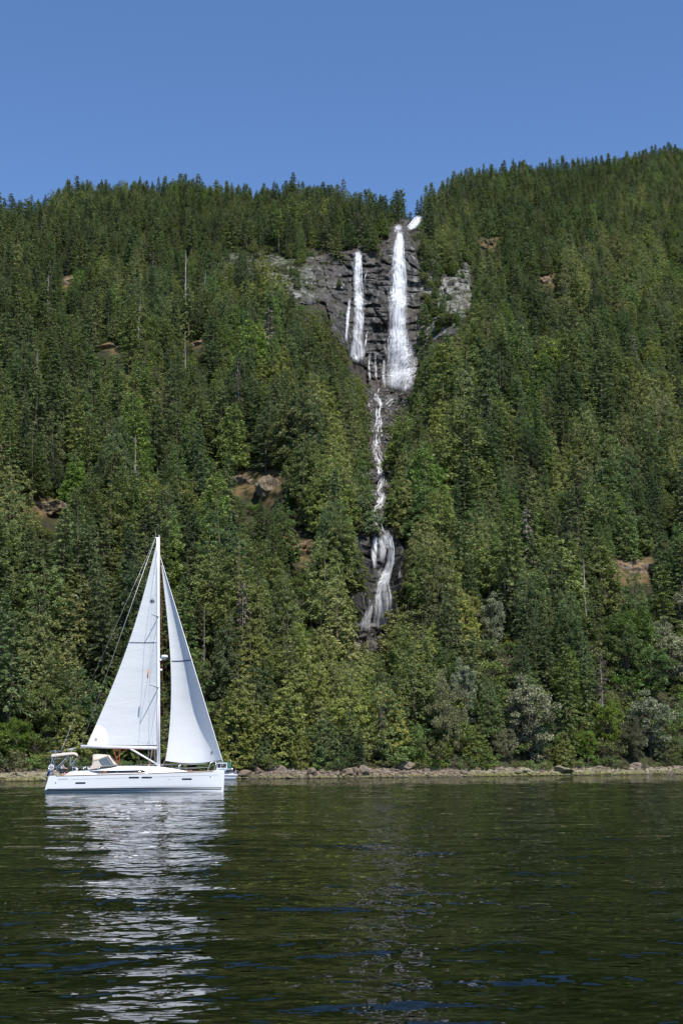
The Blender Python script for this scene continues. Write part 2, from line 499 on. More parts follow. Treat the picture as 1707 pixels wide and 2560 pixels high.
# ------------------------------------------------------------------ beach
bt = np.linspace(-0.40, 0.40, 400)
bs = np.linspace(-16, BEACH_W + 4, 60)
BY = shore_y(bt)[None, :] + bs[:, None]
BX = bt[None, :] * BY
bz = np.where(bs[:, None] < 0, bs[:, None] * 0.12, 1.5 * (np.clip(bs[:, None], 0, None) / BEACH_W) ** 0.8)
BZ = bz + (0.16 * fbm(BX / 2.2, BY / 2.2, seed=31, o=4) + 0.14 * fbm(BX / 7, BY / 5, seed=33, o=2)) * np.clip(bs[:, None] / 2 + 0.6, 0.2, 1)
mt = NT('beach_shingle')
p = mt.pos(); n1 = mt.noise(4.0, 6, 0.7, vec=p); n2 = mt.noise(0.3, 3, vec=p)
sep = mt.new('SeparateXYZ'); mt.l.new(p, sep.inputs[0])
base = mt.ramp(n1, [(0.3, (0.02, 0.017, 0.014)), (0.5, (0.07, 0.057, 0.044)), (0.7, (0.16, 0.13, 0.10))])
alg = mt.math('MULTIPLY', mt.rng(sep.outputs[2], 0.75, 0.2), mt.rng(n2, 0.50, 0.66))
base = mt.mix(alg, base, mt.ramp(n1, [(0.3, (0.04, 0.04, 0.012)), (0.7, (0.15, 0.15, 0.045))]))
M_BEACH = mt.surf(mt.principled(base, 0.9, 0.3, normal=mt.bump(n1, 1.0, 0.12)))
beach = mesh_obj('beach', np.stack([BX, BY, BZ], -1).reshape(-1, 3), grid_faces(60, 400), M_BEACH, smooth=True)
tag(beach, 'narrow stony beach along the foot of the forest', 'beach', kind='structure')
def beach_z(x, y):
    t = x / y; s = y - float(shore_y(t))
    z = s * 0.12 if s < 0 else 1.5 * (s / BEACH_W) ** 0.8
    return z
# ================================================================== water
ys = np.concatenate([np.array([-40.0, -10.0, 0.5, 2.0]), np.geomspace(4.0, 150.0, 560), np.geomspace(151.0, 420.0, 90)])
ts = np.linspace(-0.42, 0.42, 430)
WY = ys[:, None] * np.ones_like(ts)[None, :]
WX = ts[None, :] * np.maximum(ys[:, None], 3.0) * np.where(ys[:, None] < 4, 3.0, 1.0)
WX[ys < 4] = (ts * 60)[None, :]
row = np.gradient(ys)[:, None]
WZ = np.zeros_like(WX)
wr = np.random.default_rng(5)
for k in range(46):
    lam = 0.7 * (14.0 ** (k / 45.0))
    th = wr.normal(0, 0.55) + math.pi * 0.5 + (0.35 if k % 3 == 0 else -0.25)
    slope = 0.0130 * (lam / 2.5) ** -0.5
    amp = slope * lam / (2 * math.pi)
    kx, ky = 2 * math.pi / lam * math.cos(th), 2 * math.pi / lam * math.sin(th)
    ph = wr.uniform(0, 6.28)
    env = 0.55 + 0.75 * (vnoise(WX / (lam * 5), WY / (lam * 5), seed=200 + k) + 0.35)
    fade = np.clip((lam / np.maximum(row, 1e-3) - 3.0) / 4.0, 0, 1)
    WZ += amp * fade * env * np.sin(kx * WX + ky * WY + ph)
_offs = np.array([2.0, 6.0, 15.0, 40.0, 120.0, 400.0])       # the calm outer sheet on both sides
WX = np.concatenate([WX[:, :1] - _offs[::-1][None, :], WX, WX[:, -1:] + _offs[None, :]], 1)
WY = np.concatenate([WY[:, :6], WY, WY[:, :6]], 1)
WZ = np.concatenate([np.zeros((len(ys), 6)), WZ, np.zeros((len(ys), 6))], 1)
mt = NT('sea_water')
pA = mt.pos((0.75, 1.0, 1.0)); pB = mt.pos((0.9, 1.0, 1.0))
nA = mt.noise(0.55, 1, 0.4, vec=pA, dist=0.4)
nB = mt.noise(2.3, 1, 0.4, vec=pB, dist=0.5)
nC = mt.noise(5.5, 1, 0.5, vec=pB)
h = mt.math('ADD', mt.math('MULTIPLY', nA, 0.10), mt.math('ADD', mt.math('MULTIPLY', nB, 0.050), mt.math('MULTIPLY', nC, 0.017)))
M_WATER = mt.surf(mt.principled((0.0014, 0.0030, 0.0006), 0.0, 0.5, normal=mt.bump(h, 1.0, 1.0), IOR=1.2))
water = mesh_obj('water', np.stack([WX, WY, WZ], -1).reshape(-1, 3), grid_faces(len(ys), len(ts) + 12), M_WATER, smooth=True)
tag(water, 'dark green rippled sea inlet', 'water', kind='structure')
# ================================================================== waterfalls
def c8(pts): return [(850 + x / 4.276, 500 + y / 4.276, w / 4.276) for x, y, w in pts]
def c6(pts): return [(800 + x / 3.136, 950 + y / 3.136, w / 3.136) for x, y, w in pts]
mt = NT('white_water')
pv = mt.pos((1.6, 1.6, 0.22)); n1 = mt.noise(1.1, 5, 0.65, vec=pv)
al = mt.math('MULTIPLY', mt.rng(n1, 0.30, 0.55, 0.35, 1.0), mt.attr('edge'), clamp=True)
dif = mt.new('BsdfDiffuse'); mt.put(dif.inputs['Color'], (0.86, 0.88, 0.90))
trl = mt.new('BsdfTranslucent'); mt.put(trl.inputs['Color'], (0.75, 0.78, 0.8))
ms = mt.new('MixShader'); ms.inputs[0].default_value = 0.25
mt.l.new(dif.outputs[0], ms.inputs[1]); mt.l.new(trl.outputs[0], ms.inputs[2])
tr = mt.new('BsdfTransparent'); m2 = mt.new('MixShader')
mt.l.new(al, m2.inputs[0]); mt.l.new(tr.outputs[0], m2.inputs[1]); mt.l.new(ms.outputs[0], m2.inputs[2])
M_WHITE = mt.surf(m2)
mt = NT('falling_veil')
pv = mt.pos((1.3, 1.3, 0.10)); n1 = mt.noise(0.8, 6, 0.7, vec=pv); n2 = mt.noise(0.12, 3, vec=mt.pos())
ed = mt.attr('edge')
al = mt.math('MULTIPLY', mt.math('MULTIPLY', mt.rng(n1, 0.42, 0.64, 0.02, 0.85), mt.rng(n2, 0.36, 0.62, 0.25, 1.0)), ed, clamp=True)
dif = mt.new('BsdfDiffuse'); mt.put(dif.inputs['Color'], (0.84, 0.86, 0.89))
tr = mt.new('BsdfTransparent'); m2 = mt.new('MixShader')
mt.l.new(al, m2.inputs[0]); mt.l.new(tr.outputs[0], m2.inputs[1]); mt.l.new(dif.outputs[0], m2.inputs[2])
M_VEIL = mt.surf(m2)

FALL_PATHS = []
fr_ = np.random.default_rng(3)
def clear_of(a, w=15):
    """falling water leaves the rock: running minimum of the depth down the path, then smoothed"""
    w = min(w, max(3, len(a) // 2 * 2 - 1))
    h = w // 2; p = np.pad(a, h, mode='edge')
    m = np.min(np.stack([p[k:k + len(a)] for k in range(w)]), 0)
    return np.convolve(np.pad(m, h, mode='edge'), np.ones(w) / w, 'valid')
def _path(pts, q):
    P = np.array(pts, float)
    d = np.concatenate([[0], np.cumsum(np.hypot(np.diff(P[:, 0]), np.diff(P[:, 1])))])
    n = max(6, int(d[-1] / 3.0))
    s = np.linspace(0, d[-1], n)
    return np.stack([np.interp(s, d, P[:, k]) for k in range(3)], -1), s, d[-1]

def strands(name, paths, parent, dens=1.0, wid=(0.9, 2.3), spread=0.5, wob=0.6, lenf=(0.2, 0.6), out=(0.5, 1.6)):
    V = []; F = []; A = []
    for pts in paths:
        P, s, L = _path(pts, 0)
        wmean = P[:, 2].mean()
        n = max(3, int(dens * wmean * L / 150.0))
        for k in range(n):
            q = np.clip(fr_.normal(0, spread * 0.62), -spread, spread)
            l = max(12.0, L * fr_.uniform(*lenf)); s0 = fr_.uniform(-0.15 * l, max(0.1, L - 0.85 * l))
            sel = (s >= s0) & (s <= s0 + l)
            if sel.sum() < 3: continue
            Q = P[sel]; m = len(Q)
            ux = np.gradient(Q[:, 0]); uy = np.gradient(Q[:, 1]); un = np.hypot(ux, uy) + 1e-6
            nx, ny = -uy / un, ux / un
            if (uy < 0).mean() > 0.5: nx, ny = -nx, -ny
            wobble = np.cumsum(fr_.normal(0, wob, m)); wobble -= np.linspace(wobble[0], wobble[-1], m) * 0.5
            off = q * Q[:, 2] + wobble * 0.5
            cx = Q[:, 0] + nx * off; cyy = Q[:, 1] + ny * off
            hw = fr_.uniform(*wid) * 0.5 * np.clip(np.minimum(np.arange(m), np.arange(m)[::-1]) / (0.3 * m) + 0.25, 0, 1) * (1 + 0.35 * fr_.normal(0, 1, m).clip(-1.5, 1.5))
            hw = np.abs(hw) + 0.15
            Yb = y_face(cx, cyy); 
            Yb = clear_of(Yb, 9 if wob > 1.2 else 15) - fr_.uniform(*out)
            b = len(V); op = fr_.uniform(0.10, 0.8); fade = np.clip(np.minimum(np.arange(m), np.arange(m)[::-1]) / (0.22 * m), 0, 1)
            hw = hw * 1.7
            for (o, dy, ea) in ((-1, 0.25, 0.0), (0, 0.0, 1.0), (1, 0.25, 0.0)):
                A.extend((op * ea * fade).tolist())
                t, e = pix_te(cx + nx * hw * o, cyy + ny * hw * o)
                yy = Yb + dy
                V.extend(np.stack([t * yy, yy, CAM_H + e * yy], -1).tolist())
            for i in range(m - 1):
                for c in (0, 1):
                    a0 = b + c * m + i; a1 = b + (c + 1) * m + i
                    F.append((a0, a1, a1 + 1, a0 + 1))
    if not V: return None
    o = mesh_obj(name, V, np.array(F), M_WHITE, parent, smooth=True)
    set_attr(o.data, 'edge', A)
    return o

def veil(name, paths, parent, nc=18, out=0.5, wide=0.55):
    V = []; F = []; E = []
    for pts in paths:
        P, s, L = _path(pts, 0)
        m = len(P); Q = np.linspace(-1, 1, nc)
        ux = np.gradient(P[:, 0]); uy = np.gradient(P[:, 1]); un = np.hypot(ux, uy) + 1e-6
        nx, ny = -uy / un, ux / un
        X = P[:, 0][:, None] + nx[:, None] * Q[None] * P[:, 2][:, None] * wide + 2.0 * fbm(Q[None] * 3, s[:, None] / 25, seed=7, o=2)
        Yp = P[:, 1][:, None] + ny[:, None] * Q[None] * P[:, 2][:, None] * wide
        yy = y_face(X, Yp)
        yy = np.apply_along_axis(clear_of, 0, yy)
        yy = np.apply_along_axis(clear_of, 1, yy, 7) - out
        t, e = pix_te(X, Yp)
        b = len(V)
        V.extend(np.stack([t * yy, yy, CAM_H + e * yy], -1).reshape(-1, 3).tolist())
        F.append(grid_faces(m, nc) + b)
        E.extend(((np.clip((1 - np.abs(Q)) * 1.9, 0, 1) ** 1.3)[None] * np.clip(np.minimum(np.arange(m), np.arange(m)[::-1]) / 4.0, 0, 1)[:, None]).ravel().tolist())
    o = mesh_obj(name, V, np.concatenate(F), M_VEIL, parent, smooth=True)
    set_attr(o.data, 'edge', E)
    return o

def fall(name, label, cat, paths, dens=1.0, veils=True, layers=3, **k):
    px, py, _ = paths[0][-1]
    yy = float(y_face(np.array([px]), np.array([py]))[0]); t, e = pix_te(px, py)
    base = Vector((float(t) * yy, yy, CAM_H + float(e) * yy))
    root = empty(name, base)
    parts = []
    for pth in paths:
        a = strands('water_strands', [pth], root, dens, **k)
        if a: a['kind'] = 'stuff'; parts.append(a)
        if veils:
            parts.append(veil('water_veil', [pth], root))
            if layers > 1: parts.append(veil('water_veil', [pth], root, out=1.4, wide=0.42)); parts.append(veil('spray_veil', [pth], root, out=2.4, wide=0.72))
    for o in parts:
        if o: o.matrix_parent_inverse = Matrix.Translation(-base)
    tag(root, label, cat, 'waterfalls and cascades down the mountainside')
    FALL_PATHS.extend(paths)
    return root

main = c8([(640, 330, 60), (636, 400, 74), (628, 470, 100), (620, 600, 120), (625, 740, 150), (625, 900, 160), (620, 1050, 178), (615, 1250, 170),
           (620, 1400, 180), (620, 1520, 210), (640, 1650, 245), (655, 1760, 280), (640, 1900, 300), (600, 2030, 230)])
core = c8([(640, 330, 40), (620, 600, 70), (625, 900, 75), (635, 1250, 85), (625, 1520, 120), (640, 1760, 150), (590, 1880, 120), (570, 2030, 90)])
fall('waterfall', 'broad main waterfall plunging in white sheets down the tall dark cliff', 'waterfall', [main, core], 0.9, wid=(0.9, 2.4), lenf=(0.06, 0.28), wob=1.0, out=(0.4, 2.2))
fall('waterfall', 'small white cascade spilling over the brink above the main fall', 'waterfall',
     [c8([(870, 172, 30), (830, 205, 70), (780, 270, 70), (720, 320, 40)]), c8([(650, 265, 40), (620, 300, 80), (630, 345, 70)])], 2.6, lenf=(0.3, 0.9))
twin = c8([(205, 530, 24), (190, 585, 78), (190, 700, 78), (190, 900, 84), (200, 1050, 92), (200, 1250, 96), (185, 1480, 96), (190, 1540, 120), (190, 1650, 150), (215, 1730, 70)])
fall('waterfall', 'narrower twin waterfall falling in thin white curtains beside the main fall', 'waterfall', [twin], 0.8, wid=(0.8, 1.9), lenf=(0.1, 0.4))
fall('waterfall', 'thin white thread of water at the outer edge of the cliff', 'waterfall',
     [c8([(102, 1045, 14), (92, 1150, 32), (78, 1300, 32), (64, 1520, 28)])], 1.3, lenf=(0.2, 0.6), wid=(0.8, 1.6))
fall('waterfall', 'fine trickles crossing the dark ledges between the two upper falls', 'waterfall',
     [c8([(292, 742, 8), (262, 840, 12), (252, 960, 12)]), c8([(302, 1395, 10), (282, 1440, 12), (264, 1590, 16)]),
      c8([(318, 1610, 40), (308, 1760, 16), (318, 1930, 26)]), c8([(372, 1625, 30), (380, 1760, 24), (382, 1935, 34)]),
      c8([(468, 1690, 26), (462, 1880, 44), (480, 2030, 22)])], 1.1, layers=1, wid=(0.6, 1.3), lenf=(0.15, 0.5))
cas = [c6([(445, 105, 24), (440, 150, 30), (470, 195, 30), (525, 212, 24)]), c6([(545, 120, 20), (530, 160, 26), (500, 200, 18)]), c6([(610, 135, 24), (560, 165, 30), (520, 210, 18)]),
       c6([(375, 155, 16), (385, 195, 22), (405, 225, 12), (385, 270, 12)]), c6([(540, 238, 18), (575, 272, 12)]),
       c6([(450, 275, 20), (455, 330, 36), (425, 385, 22), (410, 415, 16)]), c6([(505, 345, 16), (480, 390, 16), (485, 460, 26)]), c6([(500, 320, 14), (460, 355, 16)]),
       c6([(400, 470, 20), (430, 500, 66), (450, 540, 50), (425, 590, 30), (470, 640, 54), (482, 700, 50), (485, 745, 46), (480, 800, 64), (440, 850, 44)]),
       c6([(500, 880, 18), (482, 960, 32), (455, 1000, 24)]), c6([(425, 870, 22), (430, 915, 16)]),
       c6([(420, 1035, 24), (440, 1085, 34), (470, 1130, 36), (480, 1180, 56), (490, 1215, 84)])]
cas.append(c6([(470, 60, 20), (450, 130, 30), (470, 190, 34), (455, 260, 24), (462, 320, 34), (440, 400, 30), (440, 480, 40), (440, 560, 36), (470, 640, 44), (484, 740, 44), (478, 810, 46), (455, 870, 30),
               (492, 920, 22), (475, 980, 30), (432, 1030, 26), (448, 1100, 34), (480, 1170, 46), (490, 1215, 70)]))
fall('cascade', 'white cascade tumbling over boulders between upper and lower falls', 'cascade', [[(x_, y_, w_ * 1.3) for x_, y_, w_ in pth] for pth in cas], 4.2, veils=False, wid=(1.0, 3.0), lenf=(0.02, 0.10), wob=2.2)
low = c6([(495, 1205, 80), (535, 1250, 62), (556, 1330, 46), (552, 1420, 42), (530, 1500, 52), (496, 1590, 74), (496, 1700, 112), (496, 1840, 112), (470, 1955, 110)])
lowv = c6([(440, 1225, 40), (428, 1300, 40), (425, 1400, 36), (430, 1480, 30)])
lowm = c6([(480, 1230, 60), (490, 1330, 50), (485, 1430, 40)])
fall('waterfall', 'lower waterfall leaping from a ledge into the dark wooded gorge', 'waterfall', [low, lowv, lowm], 1.35, wid=(0.8, 2.1), lenf=(0.12, 0.5))
fall('waterfall', 'side spill fanning over wet rock at the foot of the lower waterfall', 'waterfall',
     [c6([(412, 1745, 14), (385, 1820, 46), (362, 1890, 70), (345, 1970, 90)])], 1.2, lenf=(0.2, 0.7), wid=(0.7, 1.5))

FALL_PTS = []
for pts in FALL_PATHS:
    P, s_, L_ = _path(pts, 0)
    for (x_, y_, w_) in P[::3]:
        t_, e_ = pix_te(x_, y_); yq_ = float(y_face(np.array([x_]), np.array([y_]))[0]) - 1.0
        FALL_PTS.append((float(t_) * yq_, yq_, CAM_H + float(e_) * yq_))
FALL_PTS = np.array(FALL_PTS)
def shades_falls(x, y, z, H, rad):
    """trees that would put the falls in shadow: the open gully lets the midday sun in"""
    hit = np.zeros(len(x), bool)
    sh = np.array((SUN_DIR.x, SUN_DIR.y)); hl = np.hypot(*sh); sh = sh / hl; tanel = SUN_DIR.z / hl
    for (fx, fy, fz) in FALL_PTS:
        dx, dy = x - fx, y - fy
        a = dx * sh[0] + dy * sh[1]; off = np.abs(dx * sh[1] - dy * sh[0])
        f = (fz + a * tanel - z) / H
        hit |= (a > -1) & (a < 30) & (f > 0) & (f < 1) & (off < rad * 1.15 * (1.1 - f) + 0.3)
    return hit

# raster of where water and bare rock must stay in sight: trees do not root in the stream's cleared corridor
GX, GY = 4.0, 4.0
gx, gy = np.meshgrid(np.arange(0, 1707, GX), np.arange(0, 2000, GY))
FALLM = np.zeros(gx.shape, bool)
for pts in FALL_PATHS:
    P, s, L = _path(pts, 0)
    for (x, y, w) in P:
        i0, i1 = int((y - 3) / GY), int((y + 3) / GY) + 1
        j0, j1 = int((x - w * 0.45 - 1) / GX), int((x + w * 0.45 + 1) / GX) + 1
        FALLM[max(0, i0):i1, max(0, j0):j1] = True
CLIFFM = (poly_sd(gx, gy, CLIFF_UP) > 2) | ((poly_sd(gx, gy, CLIFF_LOW) > 14) & (gx < 965))
# ================================================================== foliage
def leaf_mat(name, c0, c1, tipc, trans=0.28, rough=0.55, vr=(0.55, 1.4), sh=1.0):
    """c0..c1: range from tree to tree, tipc: the fresh growth at the twig ends"""
    t = NT(name)
    oi = t.new('ObjectInfo').outputs['Random']
    r1 = t.attr('rnd'); tp = t.attr('tip')
    cb = tuple(x * f for x, f in zip(c0, (1 - 0.2 * sh, 1 - 0.08 * sh, 1 + 0.25 * sh)))
    cy_ = tuple(x * f for x, f in zip(c1, (1.22, 1.12, 0.95)))
    c = t.ramp(oi, [(0.0, cb), (0.28, c0), (0.72, c1), (1.0, cy_)])
    oi2 = t.math('FRACT', t.math('MULTIPLY', oi, 7.31))
    c = t.mix(t.math('MULTIPLY', tp, t.rng(oi2, 0, 1, 0.25, 0.75)), c, tipc)
    v = t.math('MULTIPLY', t.rng(r1, 0, 1, 0.62, 1.35), t.rng(t.math('FRACT', t.math('MULTIPLY', oi, 3.7)), 0, 1, *vr))
    hs = t.new('HueSaturation'); t.put(hs.inputs['Value'], v); t.put(hs.inputs['Color'], c)
    t.put(hs.inputs['Hue'], t.rng(t.math('FRACT', t.math('MULTIPLY', oi, 13.7)), 0, 1, 0.485, 0.515))
    t.put(hs.inputs['Saturation'], t.rng(oi2, 0, 1, 0.8, 1.1))
    b = t.principled(hs.outputs[0], rough, 0.35)
    tl = t.new('BsdfTranslucent'); t.put(tl.inputs['Color'], t.mix(0.6, hs.outputs[0], (0.16, 0.24, 0.05)))
    m = t.new('MixShader'); m.inputs[0].default_value = trans
    t.l.new(b.outputs[0], m.inputs[1]); t.l.new(tl.outputs[0], m.inputs[2])
    return t.surf(m)
M_FIR = leaf_mat('fir_needles', (0.058, 0.100, 0.038), (0.122, 0.155, 0.050), (0.180, 0.215, 0.068), 0.28)
M_CEDAR = leaf_mat('cedar_sprays', (0.118, 0.165, 0.040), (0.190, 0.205, 0.056), (0.23, 0.245, 0.075), 0.28)
M_HEML = leaf_mat('hemlock_needles', (0.095, 0.165, 0.036), (0.140, 0.190, 0.046), (0.18, 0.24, 0.058), 0.28)
M_BRIGHT = leaf_mat('maple_leaves', (0.085, 0.155, 0.022), (0.12, 0.19, 0.035), (0.15, 0.22, 0.045), 0.35)
M_SILVER = leaf_mat('silver_leaves', (0.165, 0.19, 0.105), (0.215, 0.23, 0.14), (0.27, 0.28, 0.19), 0.2, 0.6, (0.85, 1.25), 0.0)
M_OLIVE = leaf_mat('olive_leaves', (0.11, 0.115, 0.05), (0.15, 0.145, 0.075), (0.17, 0.165, 0.09), 0.25)
M_ARB = leaf_mat('arbutus_leaves', (0.10, 0.145, 0.03), (0.14, 0.16, 0.04), (0.17, 0.19, 0.05), 0.3)
M_DEAD = leaf_mat('dead_twigs', (0.11, 0.085, 0.06), (0.15, 0.125, 0.095), (0.14, 0.12, 0.10), 0.1, 0.9)
mt = NT('tree_bark')
n1 = mt.noise(2.0, 5, vec=mt.ocoord((3, 3, 0.4)))
M_BARK = mt.surf(mt.principled(mt.ramp(n1, [(0.3, (0.05, 0.04, 0.03)), (0.6, (0.13, 0.105, 0.08)), (0.85, (0.22, 0.19, 0.16))]), 0.9, 0.2, normal=mt.bump(n1, 0.8, 0.1)))
mt = NT('weathered_wood')
n1 = mt.noise(1.5, 5, vec=mt.ocoord((3, 3, 0.5)))
M_SNAG = mt.surf(mt.principled(mt.ramp(n1, [(0.3, (0.16, 0.14, 0.125)), (0.6, (0.34, 0.315, 0.29)), (0.85, (0.48, 0.46, 0.43))]), 0.85, 0.2))

def rhombs(base, d, side, L, W, rnd, mid=0.45):
    """many small spray faces: base point, unit direction, unit side, length, half width"""
    n = len(base)
    a = base; c = base + d * L[:, None]
    m = base + d * (L * mid)[:, None]
    b = m + side * W[:, None]; e = m - side * W[:, None]
    V = np.stack([a, b, c, e], 1).reshape(-1, 3)
    F = np.arange(4 * n).reshape(n, 4)
    tip = np.tile(np.array([0.0, 0.5, 1.0, 0.5]), n)
    return V, F, np.repeat(rnd, 4), tip

def unit(v): return v / (np.linalg.norm(v, axis=-1, keepdims=True) + 1e-9)

def conifer(seed, H=20.0, Rr=3.2, kind='fir', dens=1.0, start=0.06, power=0.8):
    r = np.random.default_rng(seed)
    B = []; D = []; SI = []; LL = []; WW = []; RN = []
    h = H * start
    bend = r.normal(0, 0.012, 2)
    trunk_pts = []
    while h < H * 0.992:
        u = h / H
        lm = Rr * (1 - u) ** power * (0.74 + 0.26 * min(1, u / 0.18)) + 0.35
        gap = r.random() < 0.12
        nb = (int(r.integers(5, 7)) if kind != 'cedar' else int(r.integers(4, 6))) if not gap else 3
        az0 = r.uniform(0, 6.28)
        for b in range(nb):
            az = az0 + b * 6.283 / nb + r.normal(0, 0.35)
            L = lm * (r.uniform(0.55, 1.2) if kind != 'pine' else r.uniform(0.35, 1.25))
            if kind == 'fir': pit = 0.45 * u - 0.12 + r.normal(0, 0.1); droop = 0.22
            elif kind == 'cedar': pit = 0.30 * u + 0.02 + r.normal(0, 0.1); droop = 0.38
            elif kind == 'hemlock': pit = 0.25 * u + r.normal(0, 0.12); droop = 0.42
            else: pit = 0.55 * u - 0.05 + r.normal(0, 0.2); droop = 0.05
            hb = h + r.normal(0, 0.16 if kind != 'cedar' else 0.45)
            n = max(6, int((L + 0.6) * (15 if kind != 'cedar' else 22) * dens))
            s = r.uniform(0.12, 1.0, n) ** 0.8
            hd = np.array((math.cos(az), math.sin(az), 0.0))
            base = np.stack([hd[0] * s * L, hd[1] * s * L, hb + L * (math.tan(pit) * s - droop * s * s)], -1)
            base += r.normal(0, 0.05, base.shape)
            sgn = np.where(r.random(n) < 0.5, -1.0, 1.0)
            aa = az + sgn * r.uniform(0.3, 1.1, n)
            dz = math.tan(pit) - 2 * droop * s
            if kind == 'cedar': dz = dz - r.uniform(0.3, 1.5, n)
            elif kind == 'hemlock': dz = dz - r.uniform(0.1, 0.8, n)
            else: dz = dz + r.normal(0.0, 0.3, n)
            d = unit(np.stack([np.cos(aa), np.sin(aa), dz], -1))
            if kind == 'cedar': sd = np.cross(d, hd * 1.0 + np.array((0, 0, 0.5)) + r.normal(0, 0.45, (n, 3)))
            else: sd = np.cross(d, hd * 0.75 + np.array((0, 0, 0.65)) + r.normal(0, 0.42, (n, 3)))
            sd = unit(sd - d * (sd * d).sum(-1, keepdims=True))
            ll = (0.42 + 0.5 * r.random(n)) * (1.0 - 0.4 * s) * (0.6 + 0.4 * min(1, lm / 2)) * (0.78 if kind == 'cedar' else 1.0)
            B.append(base); D.append(d); SI.append(sd); LL.append(ll); WW.append(ll * r.uniform(0.16, 0.30, n))
            RN.append(np.clip(r.normal(0.5, 0.2, n) + r.normal(0, 0.16), 0, 1))
        h += ((0.62 + 0.5 * r.random()) if kind != 'cedar' else (0.36 + 0.3 * r.random())) * (1.0 if u < 0.75 else 0.65)
    # leader
    n = 14; s = r.uniform(0.93, 1.02, n)
    B.append(np.stack([np.zeros(n), np.zeros(n), s * H], -1)); a = r.uniform(0, 6.28, n)
    d = unit(np.stack([np.cos(a) * 0.5, np.sin(a) * 0.5, np.full(n, 0.8)], -1)); D.append(d)
    sd = np.cross(d, np.stack([np.cos(a + 1), np.sin(a + 1), np.zeros(n)], -1)); SI.append(unit(sd)); LL.append(np.full(n, 0.35)); WW.append(np.full(n, 0.07)); RN.append(r.random(n))
    B, D, SI, LL, WW, RN = [np.concatenate(x) for x in (B, D, SI, LL, WW, RN)]
    crown = rhombs(B, D, SI, LL, WW, RN)
    mb = MB()
    mb.tube([(0, 0, -1.2), (0, 0, 0.6), (0, 0, H * 0.45), (0, 0, H * 0.97)], [0.017 * H + 0.06, 0.014 * H, 0.009 * H, 0.02], 7)
    for k in range(26):                      # boughs near the stem
        u = r.uniform(start, 0.85); az = r.uniform(0, 6.28); L = 0.75 * Rr * (1 - u) ** power; hh = u * H
        mb.tube([(0, 0, hh), (math.cos(az) * L, math.sin(az) * L, hh - 0.05 * L)], [0.05, 0.012], 3, caps=False)
    return mb, crown

def feathery(seed, H=20.0, Rr=5.0, power=0.55, clumps=330, per=24, start=0.02, spray=0.5, hang=0.7):
    """full conifer crown: clumps of hanging sprays spread through the outer crown"""
    r = np.random.default_rng(seed)
    B = []; D = []; SI = []; LL = []; WW = []; RN = []
    ph = r.uniform(0, 6.28, 6); lean = r.normal(0, 0.02, 2)
    for k in range(clumps):
        u = start + (0.985 - start) * (1 - math.sqrt(1 - r.random() * 0.985))
        az = r.uniform(0, 6.28)
        prof = Rr * (1 - u) ** power * (0.78 + 0.22 * min(1, u / 0.15)) + 0.22
        lob = 1 + 0.11 * math.sin(2 * az + ph[0] + 5 * u) + 0.11 * math.sin(3 * az + ph[1] - 9 * u) + 0.10 * math.sin(11 * u + ph[2])
        rad = prof * lob * (0.30 + 0.72 * math.sqrt(r.random()))
        hd = np.array((math.cos(az), math.sin(az), 0.0))
        c = hd * rad + np.array((lean[0] * u * H, lean[1] * u * H, u * H))
        cr = r.uniform(0.45, 0.85) * (0.5 + 0.5 * (1 - u)) + 0.12
        n = int(per * (0.45 + cr))
        g = r.normal(0, 0.36, (n, 3)) * cr
        g[:, 2] *= 0.8; g[:, 2] -= 0.35 * np.hypot(g[:, 0], g[:, 1])
        base = c + g
        a = az + r.normal(0, 0.8, n)
        d = unit(np.stack([np.cos(a), np.sin(a), -hang * r.uniform(0.2, 1.6, n) + 0.35], -1))
        sd = np.cross(d, hd * 0.8 + np.array((0, 0, 0.6)) + r.normal(0, 0.45, (n, 3))); sd = unit(sd)
        ll = spray * r.uniform(0.6, 1.3, n) * (0.55 + 0.45 * (1 - u))
        B.append(base); D.append(d); SI.append(sd); LL.append(ll); WW.append(ll * r.uniform(0.18, 0.32, n))
        RN.append(np.clip(r.normal(0.5, 0.2, n) + r.normal(0, 0.2), 0, 1))
    B, D, SI, LL, WW, RN = [np.concatenate(x) for x in (B, D, SI, LL, WW, RN)]
    mb = MB()
    mb.tube([(0, 0, -1.2), (0, 0, 0.6), (lean[0] * H * .5, lean[1] * H * .5, H * 0.5), (lean[0] * H, lean[1] * H, H * 0.96)], [0.016 * H + 0.06, 0.012 * H, 0.006 * H, 0.015], 7)
    return mb, rhombs(B, D, SI, LL, WW, RN)

